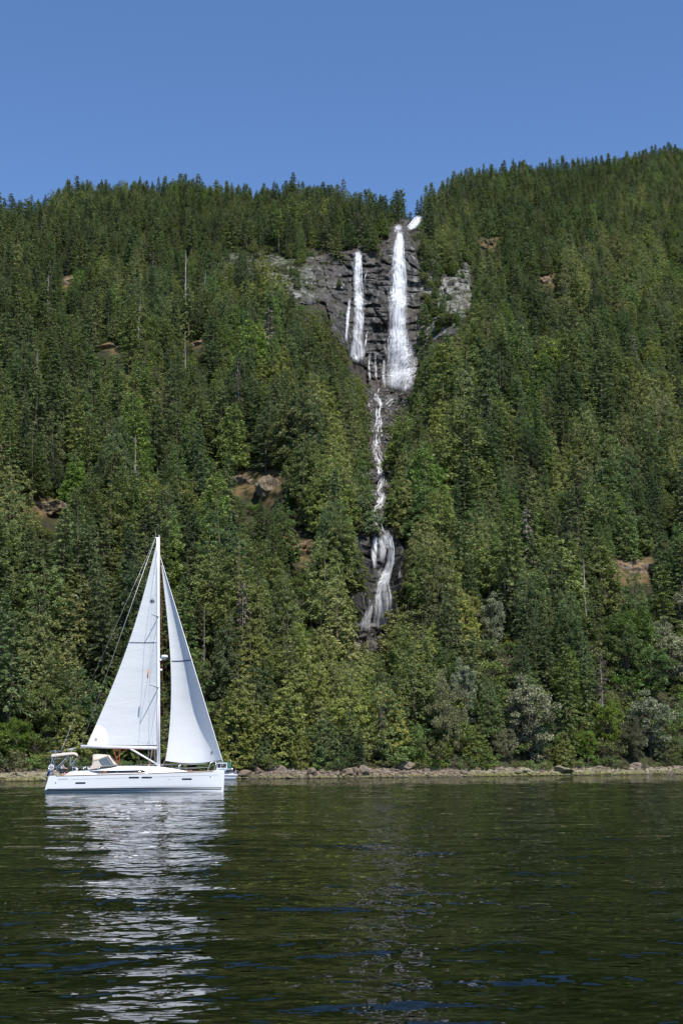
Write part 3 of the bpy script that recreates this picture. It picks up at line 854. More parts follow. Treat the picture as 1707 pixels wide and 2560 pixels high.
def broadleaf(seed, H=14.0, Rr=5.0, clumps=80, per=95, leaf=0.30, low=0.12, squash=1.0):
    r = np.random.default_rng(seed)
    B = []; D = []; SI = []; LL = []; WW = []; RN = []
    mb = MB()
    ctr = []
    for k in range(clumps):
        a = r.uniform(0, 6.28); v = r.uniform(-1, 1); w = math.sqrt(1 - v * v)
        rad = r.uniform(0.45, 1.0) ** 0.6 * (1 + 0.18 * math.sin(3 * a + seed) + 0.12 * math.sin(5 * v + 2 * a))
        c = np.array((w * math.cos(a) * Rr * rad, w * math.sin(a) * Rr * rad * squash, H * (low + (1 - low) * 0.5) + v * H * (1 - low) * 0.5 * rad * 0.98))
        if v < 0: c[:2] *= 0.72 + 0.28 * (1 + v)
        ctr.append(c)
        cr = r.uniform(0.6, 1.25) * Rr / 5.0 * 1.15
        n = int(per * (cr ** 1.6) + 20)
        g = unit(r.normal(0, 1, (n, 3))) * (r.random(n) ** 0.4)[:, None] * cr * np.array((1, 1, 0.62))
        g[:, 2] -= 0.12 * (g[:, 0] ** 2 + g[:, 1] ** 2)
        base = c + g
        d = unit(r.normal(0, 1, (n, 3)) + np.array((0, 0, -0.35)) + g * 0.6)
        sd = np.cross(d, np.array((0, 0, 1.0)) + r.normal(0, 0.5, (n, 3))); sd = unit(sd)
        ll = leaf * r.uniform(0.7, 1.5, n)
        B.append(base); D.append(d); SI.append(sd); LL.append(ll); WW.append(ll * r.uniform(0.28, 0.42, n))
        RN.append(np.clip(r.normal(0.5, 0.2, n) + r.normal(0, 0.14), 0, 1))
    B, D, SI, LL, WW, RN = [np.concatenate(x) for x in (B, D, SI, LL, WW, RN)]
    crown = rhombs(B, D, SI, LL, WW, RN)
    th = H * (low + 0.28)
    mb.tube([(0, 0, -0.8), (0.1, 0, th * 0.5), (0.0, 0.1, th), (0.2, 0, H * 0.8)], [0.028 * H, 0.02 * H, 0.015 * H, 0.02], 7)
    for k in range(0, len(ctr), max(1, len(ctr) // 26)):
        c = ctr[k]; z0 = min(th * r.uniform(0.5, 1.1), c[2])
        m = Vector((c[0] * 0.45, c[1] * 0.45, z0 + (c[2] - z0) * 0.6))
        mb.tube([(0, 0, z0), m, c], [0.009 * H, 0.006 * H, 0.012], 4, caps=False)
    return mb, crown

def snag(seed, H=16.0):
    r = np.random.default_rng(seed); mb = MB(); mb2 = MB()
    mb.tube([(0, 0, -0.8), (0.05, 0, H * 0.5), (0.2, 0.1, H)], [0.22, 0.15, 0.03], 7)
    for k in range(46):
        u = r.uniform(0.25, 0.98); az = r.uniform(0, 6.28); L = 2.0 * (1.05 - u) + 0.25; hh = u * H
        p1 = Vector((math.cos(az) * L * 0.6, math.sin(az) * L * 0.6, hh - 0.05 * L)); p2 = Vector((math.cos(az + .2) * L, math.sin(az + .2) * L, hh - 0.3 * L))
        mb2.tube([(0, 0, hh), p1, p2], [0.045, 0.028, 0.01], 3, caps=False)
    return mb, mb2

def crown_mesh(name, crown, mat):
    V, F, rn, tip = crown
    me = np_mesh(name, V, F, mat)
    set_attr(me, 'rnd', rn); set_attr(me, 'tip', tip)
    return me

def mb_mesh(name, mb, mat):
    return np_mesh(name, mb.v, mb.f, mat)

def joined(name, trunk_mb, crown, mats):
    V, F, rn, tip = crown
    tv = np.array(trunk_mb.v); n0 = len(V)
    fs = [tuple(f) for f in F.tolist()] + [tuple(i + n0 for i in f) for f in trunk_mb.f]
    me = np_mesh(name, np.concatenate([V, tv]), fs)
    me.materials.append(mats[0]); me.materials.append(mats[1])
    mi = np.zeros(len(fs), np.int32); mi[len(F):] = 1
    me.polygons.foreach_set('material_index', mi)
    set_attr(me, 'rnd', np.concatenate([rn, np.full(len(tv), 0.5)])); set_attr(me, 'tip', np.concatenate([tip, np.zeros(len(tv))]))
    return me

PROTO = {}          # kind -> list of (trunk mesh, crown mesh, joined mesh, height)
SPEC = [('fir', 'fir', M_FIR, [(101, 22, 4.9, 1.0, .05, .72), (102, 22, 4.3, 1.0, .1, .8), (103, 22, 5.4, 1.0, .05, .66), (104, 22, 4.0, 1.0, .14, .7), (105, 22, 4.7, .9, .22, .52), (106, 22, 5.1, .95, .08, .85), (107, 22, 4.2, .9, .3, .45), (108, 22, 4.6, 1.0, .12, .6), (109, 22, 5.6, .9, .1, .78), (110, 22, 3.7, 1.0, .05, .9)]),
        ('cedar', 'cedar', M_CEDAR, [(111, 20, 5.0, 1.1, .03, .58), (112, 20, 4.4, 1.1, .04, .62), (113, 20, 5.6, 1.1, .03, .52), (114, 20, 4.7, 1.1, .03, .72), (115, 20, 5.2, 1.05, .08, .45), (116, 20, 4.1, 1.1, .02, .8), (117, 20, 5.8, 1.0, .03, .62)]),
        ('hemlock', 'hemlock', M_HEML, [(121, 18, 4.2, 1.05, .04, .75), (122, 18, 3.6, 1.0, .05, .8)]),
        ('pine', 'pine', M_FIR, [(131, 18, 3.4, .9, .25, .5), (132, 18, 2.9, .8, .38, .42)])]
for key, kind, mat, rows in SPEC:
    L = []
    for (sd_, H_, R_, dn, st, pw) in rows:
        tmb, cr = conifer(sd_, H_, R_, kind, dn, st, pw) if not (kind == 'cedar' or (kind == 'fir' and sd_ % 3 == 0) or kind == 'hemlock') else feathery(sd_, H_, R_ * 1.0, pw, 400 if kind == 'cedar' else 340, 34, st, 0.50, 0.8 if kind == 'cedar' else 0.35)
        L.append((mb_mesh(key + '_trunk', tmb, M_BARK), crown_mesh(key + '_crown', cr, mat), joined(key + '_tree', tmb, cr, (mat, M_BARK)), H_))
    PROTO[key] = L
for key, mat, rows in (('maple', M_BRIGHT, [(201, 14, 5.0, 90, 95, .32, .1, 1.0), (202, 14, 4.2, 80, 95, .32, .08, .9)]),
                       ('silver', M_SILVER, [(211, 15, 5.0, 95, 110, .34, .05, 1.0), (212, 15, 4.3, 85, 110, .34, .05, 1.0)]),
                       ('olive', M_OLIVE, [(221, 12, 4.6, 85, 110, .26, .06, 1.0)]),
                       ('arbutus', M_ARB, [(231, 11, 4.4, 60, 80, .30, .22, 1.0), (232, 11, 3.6, 50, 80, .30, .3, 1.0)]),
                       ('shrub', M_HEML, [(241, 2.6, 2.0, 26, 110, .20, .02, 1.0), (242, 2.2, 2.2, 26, 110, .18, .02, 1.0)]),
                       ('bush', M_ARB, [(251, 2.4, 1.9, 26, 110, .18, .02, 1.0), (252, 2.8, 1.8, 28, 100, .2, .02, 1.0)]),
                       ('dry_bush', M_OLIVE, [(261, 2.2, 2.0, 24, 100, .16, .02, 1.0)])):
    L = []
    for a in rows:
        tmb, cr = broadleaf(*a)
        L.append((mb_mesh(key + '_trunk', tmb, M_BARK), crown_mesh(key + '_crown', cr, mat), joined(key + '_tree', tmb, cr, (mat, M_BARK)), a[1]))
    PROTO[key] = L
L = []
for s_ in (291, 292):
    tmb, cr = conifer(s_, 14.0, 2.6, 'hemlock', 0.42, .06, .7)
    L.append((mb_mesh('deadfir_trunk', tmb, M_SNAG), crown_mesh('deadfir_twigs', cr, M_DEAD), joined('deadfir_tree', tmb, cr, (M_DEAD, M_SNAG)), 14.0))
PROTO['deadfir'] = L
L = []
for s_ in (301, 302):
    a, b = snag(s_)
    me = np_mesh('snag_all', a.v + b.v, a.f + [tuple(i + len(a.v) for i in f) for f in b.f], M_SNAG)
    L.append((mb_mesh('snag_trunk', a, M_SNAG), mb_mesh('snag_branches', b, M_SNAG), me, 16.0))
PROTO['snag'] = L

# ================================================================== where the trees stand
tr_ = np.random.default_rng(42)
def scatter(spacing_near, spacing_far, jit=0.45):
    P = []
    y = 236.0
    while y < 1500:
        sp = np.interp(y, [250, 600, 850], [spacing_near, spacing_far, spacing_far * 0.84])
        t = np.arange(-0.335, 0.335, sp / y)
        t = t + tr_.uniform(-jit, jit, len(t)) * sp / y
        yy = y + tr_.uniform(-jit, jit, len(t)) * sp
        P.append(np.stack([t, yy], -1)); y += sp
    P = np.concatenate(P)
    t, yy = P[:, 0], P[:, 1]
    y0 = np.interp(t, T_AX, Y0); y1 = np.interp(t, T_AX, YY[-1])
    ok = (yy > y0 - 1.5) & (yy < y1 + 40)
    t, yy = t[ok], yy[ok]
    over = yy > np.interp(t, T_AX, YY[-1])
    e = e_at(t, yy)
    z = CAM_H + e * yy
    z1 = CAM_H + np.interp(t, T_AX, E1) * np.interp(t, T_AX, YY[-1])
    z = np.where(over, z1 + np.minimum(3, (yy - np.interp(t, T_AX, YY[-1])) * 0.2), z)
    return t, yy, z

def in_raster(M, px, py):
    i = (py / GY).astype(int); j = (px / GX).astype(int)
    ok = (i >= 0) & (i < M.shape[0]) & (j >= 0) & (j < M.shape[1])
    out = np.zeros(px.shape, bool); out[ok] = M[i[ok], j[ok]]
    return out

CLEARM = np.zeros(gx.shape, bool)
for pl in CLEAR: CLEARM |= poly_sd(gx, gy, pl) > 0

def blocked(t, yy, z, H, rad, rockp=0.93):
    """would the tree hide the falls, or stand in front of bare rock"""
    n = len(t)
    fall_hit = np.zeros(n, bool); rockn = np.zeros(n); clr = np.zeros(n)
    fr = [(0.08, 0.9), (0.25, 0.85), (0.45, 0.6), (0.65, 0.4), (0.85, 0.18), (0.98, 0.0)]
    k = 0
    for f, w in fr:
        for sgn in ((-1, 0, 1) if w > 0 else (0,)):
            x = t * yy + sgn * w * rad
            tt = x / yy; e = (z + f * H - CAM_H) / yy
            px, py = te_pix(tt, e)
            front = yy < y_at(tt, e) + 2
            fall_hit |= in_raster(FALLM, px, py) & front
            rockn += in_raster(CLIFFM, px, py) & front
            clr += in_raster(CLEARM, px, py) & front
            k += 1
    roll = tr_.random(n)
    return fall_hit | ((rockn / k > 0.12) & (roll < rockp)) | ((clr / k > 0.055) & (roll < 0.95))

FRONT = [  # column, metres inland, height, width factor, kind, label
    (1328, 11.5, 16.0, 1.0, 'silver', 'large silvery grey-green broadleaf tree with branches down to the beach'),
    (1628, 12.5, 13.5, 1.1, 'silver', 'rounded silvery broadleaf tree near the end of the beach'),
    (1160, 21.5, 14.0, .6, 'silver', 'narrow pale grey broadleaf tree behind the front cedars'),
    (1690, 40.0, 15.0, 1.0, 'silver', 'pale silver-green tree on the slope above the bright green trees'),
    (1240, 52.0, 13.0, .7, 'silver', 'pale whitish-green tree high among dark firs above the beach'),
    (1525, 13.5, 12.0, .8, 'maple', 'bright green broadleaf tree beside the rounded silvery tree'),
    (1470, 10.5, 7.0, .9, 'maple', 'small bright green broadleaf tree at the top of the beach'),
    (1575, 36.0, 15.0, .9, 'maple', 'tall bright green broadleaf tree on the slope behind the silvery trees'),
    (1585, 10.5, 9.0, .8, 'olive', 'dull olive broadleaf tree in front of the rounded silvery tree'),
    (1120, 12.5, 16.0, .55, 'olive', 'slender brownish olive tree at the edge of the beach'),
    (1262, 11.0, 7.0, .8, 'olive', 'low olive tree leaning over the beach stones'),
    (30, 11.5, 8.0, 1.0, 'maple', 'bright green broadleaf tree overhanging the rubble beach behind the stern'),
    (110, 17.5, 11.0, .9, 'arbutus', 'rounded olive-green tree on the bank behind the stern'),
    (250, 10.5, 6.0, 1.1, 'maple', 'low bright green tree on the bank behind the sail'),
    (665, 9.0, 7.5, 1.2, 'cedar', 'small skirted cedar standing at the top of the stony beach'),
    (815, 10.0, 12.0, 1.15, 'hemlock', 'vivid green hemlock with boughs reaching down to the beach'),
    (1040, 10.5, 10.0, 1.0, 'hemlock', 'vivid green hemlock beside the grey dead tree'),
    (1190, 10.5, 9.0, 1.2, 'cedar', 'squat yellow-green cedar above the wide pebble beach'),
    (955, 10.5, 11.0, 1.0, 'deadfir', 'grey dead tree with bare twigs at the top of the beach'),
    (508, 36.0, 15.0, .45, 'snag', 'tall whitish dead trunk among the trees behind the jib'),
    (1208, 999.0, 15.0, .6, 'snag', 'bare dead spire standing up on the ridge'),
]
t, yy, z = scatter(6.7, 7.4)
# a closed first rank right at the top of the beach
fc = np.arange(-30, 1740, 44.0); fc = fc + tr_.uniform(-14, 14, len(fc)); ft_, _ = pix_te(fc, np.full(len(fc), 1930.0))
fy = np.interp(ft_, T_AX, Y0) + tr_.uniform(-1.5, 2.5, len(fc)); fz = CAM_H + e_at(ft_, fy) * fy
n_first = len(fc)
t = np.concatenate([ft_, t]); yy = np.concatenate([fy, yy]); z = np.concatenate([fz, z])
n = len(t)
px, py = te_pix(t, (z - CAM_H) / yy)
hgt = np.interp(py, [430, 700, 1100, 1700, 1930], [12.0, 17.0, 20.5, 19.0, 15.5]) * np.clip(tr_.normal(1.0, 0.2, n), 0.5, 1.5) * np.where(tr_.random(n) < 0.06, 1.25, 1.0)
hgt *= 1 + 0.38 * fbm(px / 95, py / 70, seed=77, o=3)
hgt[:n_first] = tr_.uniform(7, 14, n_first)
rad = hgt * 0.17
sp_noise = fbm(px / 160, py / 110, seed=55, o=3) + tr_.normal(0, 0.18, n)
sp2 = fbm(px / 90, py / 70, seed=65, o=2) + tr_.normal(0, 0.25, n)
low_c = sstep(1380, 1650, py) * sstep(430, 560, px) * (1 - sstep(1080, 1250, px))
kind = np.array(['fir'] * n, dtype=object)
kind[(sp_noise + 0.9 * low_c) > 0.22] = 'cedar'
kind[(sp2 > 0.36) & (kind == 'fir')] = 'hemlock'
kind[(py < 640) & (tr_.random(n) < 0.35)] = 'pine'
left_arb = (px < 700) & (py > 780) & (py < 1500) & (tr_.random(n) < 0.10)
right_arb = (px > 1400) & (py > 760) & (py < 1000) & (tr_.random(n) < 0.10)
kind[left_arb | right_arb] = 'arbutus'
kind[:n_first] = np.where((fc > 480) & (fc < 1180), tr_.choice(['cedar', 'cedar', 'hemlock', 'fir'], n_first), tr_.choice(['cedar', 'hemlock', 'maple', 'arbutus', 'silver'], n_first, p=[.3, .25, .2, .15, .1]))
brt = (poly_sd(px, py, S([(1390, 1400), (1480, 1390), (1568, 1480), (1500, 1640), (1390, 1700), (1380, 1560)])) > 0) & (tr_.random(n) < 0.7)
kind[brt] = 'maple'
slv = (poly_sd(px, py, S([(1490, 1480), (1600, 1460), (1640, 1600), (1500, 1600)])) > 0) & (tr_.random(n) < 0.55)
kind[slv] = 'silver'
kind[(tr_.random(n) < 0.006) & (py > 750)] = 'snag'
kind[tr_.random(n) < 0.010] = 'deadfir'
shore_d = yy - np.interp(t, T_AX, Y0)
kind[(kind == 'snag') & (shore_d < 30)] = 'cedar'
bl = np.isin(kind, ['arbutus', 'maple', 'silver'])
hgt[bl] *= np.where(kind[bl] == 'arbutus', 0.55, 0.68); rad = np.where(bl, hgt * 0.36, rad)
bad = blocked(t, yy, z, hgt, rad)
bad |= shades_falls(t * yy, yy, z, hgt, rad)
# the hand-placed trees of the front rank keep their room
for (c_, s_, H_, w_, k_, lab_) in FRONT:
    if k_ == 'snag' and s_ > 900: continue
    tc, _ = pix_te(c_, 1930.0); ty = float(shore_y(float(tc))) + s_
    half = H_ * (0.30 if k_ in ('silver', 'maple', 'olive', 'arbutus') else 0.16) * w_
    bad |= (np.abs(t * yy - float(tc) * ty) < half + 1.5) & (yy < ty + 3.0) & (yy > ty - 30)
keep = ~bad
t, yy, z, hgt, kind, px, py = t[keep], yy[keep], z[keep], hgt[keep], kind[keep], px[keep], py[keep]
n = len(t)
rotz = tr_.uniform(0, 6.28, n)
tilt = tr_.normal(0, 0.02, (n, 2))
var = tr_.random(n)
topx, topy = te_pix(t, (z + hgt - CAM_H) / yy)
visible = (topx > -20) & (topx < 1727) & (py > 0)

names = {'fir': ('fir_tree', 'fir tree'), 'cedar': ('cedar_tree', 'cedar tree'), 'hemlock': ('hemlock_tree', 'hemlock tree'), 'pine': ('pine_tree', 'pine tree'),
         'arbutus': ('arbutus_tree', 'arbutus tree'), 'maple': ('maple_tree', 'maple tree'), 'silver': ('silver_leaved_tree', 'tree'),
         'olive': ('olive_green_tree', 'tree'), 'snag': ('dead_tree', 'dead tree'), 'deadfir': ('dead_tree', 'dead tree')}
looks = {'fir': 'dark green fir', 'cedar': 'yellow-green cedar', 'hemlock': 'bright green hemlock', 'pine': 'thin dark pine', 'arbutus': 'low rounded olive-green arbutus',
         'maple': 'bright green broadleaf tree', 'silver': 'silvery grey-green broadleaf tree', 'olive': 'dull olive broadleaf tree', 'snag': 'bare grey dead tree', 'deadfir': 'grey-brown dying tree'}

def plant(kindk, x, y, zz, H, rz, label, group, k=None, sx=1.0, tl=(0, 0)):
    L = PROTO[kindk]
    tm, cm, jm, h0 = L[(k if k is not None else random.randrange(len(L))) % len(L)]
    nm, cat = names[kindk]
    s = H / h0
    root = empty(nm, (x, y, zz), (tl[0], tl[1], rz), (s * sx, s * sx, s))
    for pn, me in (('trunk', tm), ('branches' if kindk == 'snag' else 'crown', cm)):
        o = bpy.data.objects.new(pn, me); COL.objects.link(o); o.parent = root
        if pn == 'branches': o['kind'] = 'stuff'
    tag(root, label, cat, group)
    return root

size = np.where(visible, hgt / yy, 0) + (tr_.random(n) * 0.004)
conf = np.isin(kind, ['fir', 'cedar', 'hemlock', 'pine'])
order = np.argsort(-size)
single = np.zeros(n, bool)
quota = {'fir': 120, 'cedar': 110, 'hemlock': 60, 'arbutus': 10, 'maple': 34, 'silver': 18, 'snag': 10, 'deadfir': 10}
for i in order:
    k = kind[i]
    if quota.get(k, 0) > 0 and visible[i]:
        quota[k] -= 1; single[i] = True
LANDMARK = [(60, 'the weedy rubble beach'), (250, 'the low bank tree'), (430, 'the tall whitish dead trunk'), (592, 'the rusty brown bank'), (665, 'the small skirted cedar'),
            (740, 'the long driftwood log'), (785, 'the pointed boulder'), (888, 'the three big boulders'), (955, 'the grey dead tree'), (1030, 'the driftwood trunk'), (1110, 'the slender olive tree'),
            (1195, 'the squat cedar'), (1328, 'the large silvery tree'), (1404, 'the dark domed boulder'), (1475, 'the small maple'), (1545, 'the dull olive tree'), (1640, 'the rounded silvery tree')]
MEANH = {k_: hgt[single & (kind == k_)].mean() for k_ in set(kind[single])}
for i in np.nonzero(single)[0]:
    k = kind[i]; s_ = yy[i] - np.interp(t[i], T_AX, Y0)
    lm_ = min(LANDMARK, key=lambda q: abs(q[0] - px[i]))[1]
    if s_ < 9: w = 'at the edge of the beach by '
    elif s_ < 22: w = 'in the second rank over '
    elif s_ < 40: w = 'partway up the slope above '
    elif s_ < 60: w = 'well up the slope above '
    else: w = 'high on the slope above '
    tall = 'tall ' if hgt[i] > MEANH[k] * 1.15 else ('short ' if hgt[i] < MEANH[k] * 0.85 else '')
    sx_ = 0.86 + 0.34 * ((var[i] * 31) % 1)
    if not tall: tall = 'broad ' if sx_ > 1.1 else ('narrow ' if sx_ < 0.93 else '')
    plant(k, t[i] * yy[i], yy[i], z[i], hgt[i], rotz[i], tall + looks[k] + ' ' + w + lm_, looks[k] + 's on the lower slope', int(var[i] * 97), sx_, tuple(tilt[i]))

# ------------------------------------------------------------------ the rest of the forest: one mass
def scatter_group(name, meshes):
    c = bpy.data.collections.new(name + '_kinds')
    for q, me in enumerate(meshes):
        c.objects.link(bpy.data.objects.new('%s_%02d' % (name, q), me))
    ng = bpy.data.node_groups.new(name, 'GeometryNodeTree')
    ng.interface.new_socket('Geometry', in_out='INPUT', socket_type='NodeSocketGeometry')
    ng.interface.new_socket('Geometry', in_out='OUTPUT', socket_type='NodeSocketGeometry')
    N = ng.nodes; Lk = ng.links
    gi = N.new('NodeGroupInput'); go = N.new('NodeGroupOutput')
    ip = N.new('GeometryNodeInstanceOnPoints'); ci = N.new('GeometryNodeCollectionInfo')
    ci.inputs['Collection'].default_value = c
    ci.inputs['Separate Children'].default_value = True; ci.inputs['Reset Children'].default_value = True
    ip.inputs['Pick Instance'].default_value = True
    def at(nm, ty):
        a = N.new('GeometryNodeInputNamedAttribute'); a.data_type = ty; a.inputs['Name'].default_value = nm
        return a.outputs['Attribute']
    e2r = N.new('FunctionNodeEulerToRotation')
    Lk.new(gi.outputs[0], ip.inputs['Points']); Lk.new(ci.outputs[0], ip.inputs['Instance'])
    Lk.new(at('pick', 'INT'), ip.inputs['Instance Index'])
    Lk.new(at('turn', 'FLOAT_VECTOR'), e2r.inputs[0]); Lk.new(e2r.outputs[0], ip.inputs['Rotation'])
    Lk.new(at('size', 'FLOAT_VECTOR'), ip.inputs['Scale'])
    Lk.new(ip.outputs[0], go.inputs[0])
    return ng

def scatter_object(name, pts, pick, turn, size_, meshes, label, cat):
    me = bpy.data.meshes.new(name)
    me.vertices.add(len(pts)); me.vertices.foreach_set('co', np.asarray(pts, np.float32).ravel())
    a = me.attributes.new('pick', 'INT', 'POINT'); a.data.foreach_set('value', np.asarray(pick, np.int32))
    a = me.attributes.new('turn', 'FLOAT_VECTOR', 'POINT'); a.data.foreach_set('vector', np.asarray(turn, np.float32).ravel())
    a = me.attributes.new('size', 'FLOAT_VECTOR', 'POINT'); a.data.foreach_set('vector', np.asarray(size_, np.float32).ravel())
    o = bpy.data.objects.new(name, me); COL.objects.link(o)
    m = o.modifiers.new('scatter', 'NODES'); m.node_group = scatter_group(name, meshes)
    tag(o, label, cat, kind='stuff')
    return o

flat = []; index = {}
for k, L in PROTO.items():
    if k in ('shrub', 'bush', 'dry_bush'): continue
    for q, (a, b, j, h0) in enumerate(L):
        index[(k, q)] = len(flat); flat.append((j, h0))
rest = np.nonzero(~single)[0]
pick = np.array([index[(kind[i], int(var[i] * 97) % len(PROTO[kind[i]]))] for i in rest])
sc = np.array([hgt[i] / flat[p_][1] for i, p_ in zip(rest, pick)])
wfac = tr_.uniform(0.85, 1.2, len(rest))
scatter_object('forest', np.stack([t[rest] * yy[rest], yy[rest], z[rest]], -1), pick, np.concatenate([tilt[rest], rotz[rest][:, None]], 1),
               np.stack([sc * wfac, sc * wfac, sc], -1), [f[0] for f in flat], 'dense dark conifer forest covering the mountainside', 'forest')

# trees clinging to the ledges of the cliffs
lp = tr_.uniform([530, 560], [1190, 1000], (2600, 2))
lp = np.concatenate([lp, tr_.uniform([840, 1320], [1030, 1660], (260, 2))])
ins = (poly_sd(lp[:, 0], lp[:, 1], CLIFF_UP) > 3) | (poly_sd(lp[:, 0], lp[:, 1], CLIFF_LOW) > 3)
dryness = np.where(lp[:, 0] > 945, sstep(70, 150, lp[:, 0] - 945), sstep(120, 300, 945 - lp[:, 0]))
dens_ = 0.012 + 0.13 * dryness + 0.10 * (fbm(lp[:, 0] / 45, lp[:, 1] / 45, seed=91, o=2) > 0.25) * (0.25 + dryness)
g = ins & (tr_.random(len(lp)) < dens_) & ~in_raster(FALLM, lp[:, 0], lp[:, 1])
lp = lp[g]; lt, le = pix_te(lp[:, 0], lp[:, 1]); ly = y_face(lp[:, 0], lp[:, 1]) - 0.4
lh = tr_.uniform(3.0, 8.5, len(lp)); lz = CAM_H + le * ly
okk = ~blocked(lt, ly, lz, lh, lh * 0.25, -1)
lk = tr_.choice(['cedar', 'hemlock', 'hemlock', 'fir', 'arbutus'], len(lp))
LEDGE = [(lt[i] * ly[i], ly[i], lz[i], lh[i], lk[i]) for i in range(len(lp)) if okk[i]]
scatter_object('ledge_trees', [q[:3] for q in LEDGE], [index[(q[4], i % len(PROTO[q[4]]))] for i, q in enumerate(LEDGE)], [(0, 0, i * 1.7) for i in range(len(LEDGE))],
               [[q[3] / flat[index[(q[4], i % len(PROTO[q[4]]))]][1] * f_ for f_ in (1.3, 1.3, 1.0)] for i, q in enumerate(LEDGE)], [f_[0] for f_ in flat], 'small trees and bushes clinging to the cliff ledges', 'vegetation')

# ------------------------------------------------------------------ undergrowth, one mass
t2, y2, z2 = scatter(4.2, 5.2)
n2 = len(t2); h2 = tr_.uniform(0.7, 1.9, n2)
bad = blocked(t2, y2, z2, h2 * 2.4, h2 * 1.6, 0.72)
p2x, p2y = te_pix(t2, (z2 - CAM_H) / y2)
bad |= in_raster(CLEARM, p2x, p2y) & (tr_.random(n2) < 0.5)
bad |= y2 < np.interp(t2, T_AX, Y0) + 1.0
g = ~bad
us = [m[2] for k in ('shrub', 'bush', 'dry_bush') for m in PROTO[k]]
scatter_object('undergrowth', np.stack([t2 * y2, y2, z2], -1)[g], tr_.choice(5, g.sum(), p=[.28, .25, .2, .17, .10]), np.stack([np.zeros(g.sum())] * 2 + [tr_.uniform(0, 6.28, g.sum())], -1),
               (h2[g, None] * np.where((y2 < np.interp(t2, T_AX, Y0) + 45)[g, None], 1.45, 1.0) * np.array([[0.95, 0.95, 0.8]])), us, 'low shrubs and ferns between the trees', 'undergrowth')
# ================================================================== along the shore
def shore_pt(px_, s):
    """ground point s metres inland of the waterline in the direction of a photograph column"""
    t_, _ = pix_te(px_, 1930.0); t_ = float(t_)
    y = float(shore_y(t_)) + s
    if s > 900: y = float(np.interp(t_, T_AX, YY[-1])) - 4.0
    if s <= BEACH_W + 1: return Vector((t_ * y, y, beach_z(t_ * y, y)))
    return Vector((t_ * y, y, CAM_H + float(e_at(np.array([t_]), np.array([y]))[0]) * y))

FRONT_ROOTS = []
for (c, s, H, w, k, lab) in FRONT:
    p_ = shore_pt(c, s)
    FRONT_ROOTS.append(plant(k, p_.x, p_.y, p_.z - 0.1, H, random.uniform(0, 6.28), lab, None, sx=w))

# shrubs along the top of the beach
SHRUBM = {k: PROTO[k] for k in ('shrub', 'bush', 'dry_bush')}
srn = random.Random(9)
for q in range(46):
    c = -20 + q * 38.5 + srn.uniform(-12, 12)
    if 560 < c < 625: continue
    k = srn.choice(['shrub', 'shrub', 'bush', 'bush', 'dry_bush'])
    tm, cm, jm, h0 = srn.choice(SHRUBM[k])
    p_ = shore_pt(c, srn.uniform(5.6, 9.0)); H = srn.uniform(1.3, 3.4) if c > 350 else srn.uniform(2.0, 4.0)
    root = empty('shrub', p_ - Vector((0, 0, 0.15)), (0, 0, srn.uniform(0, 6.28)), (H / h0 * 1.1, H / h0 * 1.1, H / h0))
    for pn, me in (('stems', tm), ('leaves', cm)):
        o = bpy.data.objects.new(pn, me); COL.objects.link(o); o.parent = root
    lab = {'shrub': 'leafy green shrub', 'bush': 'yellow-green bush', 'dry_bush': 'dry olive bush'}[k] + ' at the top of the stony beach'
    tag(root, lab, 'shrub', lab + 's')

# ------------------------------------------------------------------ rocks
def rock_mesh(name, seed, sub, mat, size=(1, 1, 1), rough=0.28, flat=0.55):
    bm = bmesh.new(); bmesh.ops.create_icosphere(bm, subdivisions=sub, radius=1.0)
    co = np.array([v.co for v in bm.verts])
    r = np.random.default_rng(seed)
    for k in range(9):                         # planed facets
        d = unit(r.normal(0, 1, 3)); lim = r.uniform(0.55, 0.85)
        x = co @ d; co = co - np.outer(np.maximum(0, x - lim), d)
    nn = fbm(co[:, 0] * 1.6 + seed, co[:, 1] * 1.6, co[:, 2] * 1.6, seed=seed, o=4)
    co = co * (1 + rough * nn)[:, None]
    co = co * np.array(size)
    for v, c in zip(bm.verts, co): v.co = c
    me = bpy.data.meshes.new(name); bm.to_mesh(me); bm.free()
    me.materials.append(mat)
    return me

def stone_material(name, c0, c1, c2, algae):
    t = NT(name)
    oi = t.new('ObjectInfo').outputs['Random']
    n1 = t.noise(2.2, 6, 0.65, vec=t.pos()); n2 = t.noise(0.5, 3, vec=t.pos())
    base = t.ramp(n1, [(0.3, c0), (0.5, c1), (0.75, c2)])
    base = t.mix(t.math('MULTIPLY', t.math('POWER', oi, 2.5), 0.7), base, (0.27, 0.225, 0.175))
    sp = t.new('SeparateXYZ'); t.l.new(t.pos(), sp.inputs[0])
    tide = t.math('MULTIPLY', t.rng(sp.outputs[2], 0.85, 0.35), t.rng(n2, 0.34, 0.5))
    tide = t.math('MULTIPLY', tide, algae)
    base = t.mix(tide, base, t.ramp(n1, [(0.3, (0.06, 0.06, 0.012)), (0.6, (0.17, 0.165, 0.045)), (0.8, (0.24, 0.23, 0.08))]))
    low = t.rng(sp.outputs[2], 0.22, 0.06)      # wet weed at the waterline
    base = t.mix(low, base, (0.02, 0.019, 0.012))
    return t.surf(t.principled(base, 0.85, 0.3, normal=t.bump(n1, 0.8, 0.15)))
M_STONE = stone_material('beach_stone', (0.035, 0.026, 0.018), (0.125, 0.092, 0.062), (0.27, 0.22, 0.165), 0.55)
M_STONE_G = stone_material('weedy_stone', (0.05, 0.05, 0.03), (0.17, 0.16, 0.09), (0.32, 0.30, 0.20), 1.0)
M_OUTC = rock_material('outcrop_rock', (0.035, 0.028, 0.02), (0.10, 0.075, 0.045), (0.20, 0.165, 0.12), wetness=False, moss=(0.13, 0.085, 0.025), scale=3.0, rust=(0.22, 0.12, 0.045))

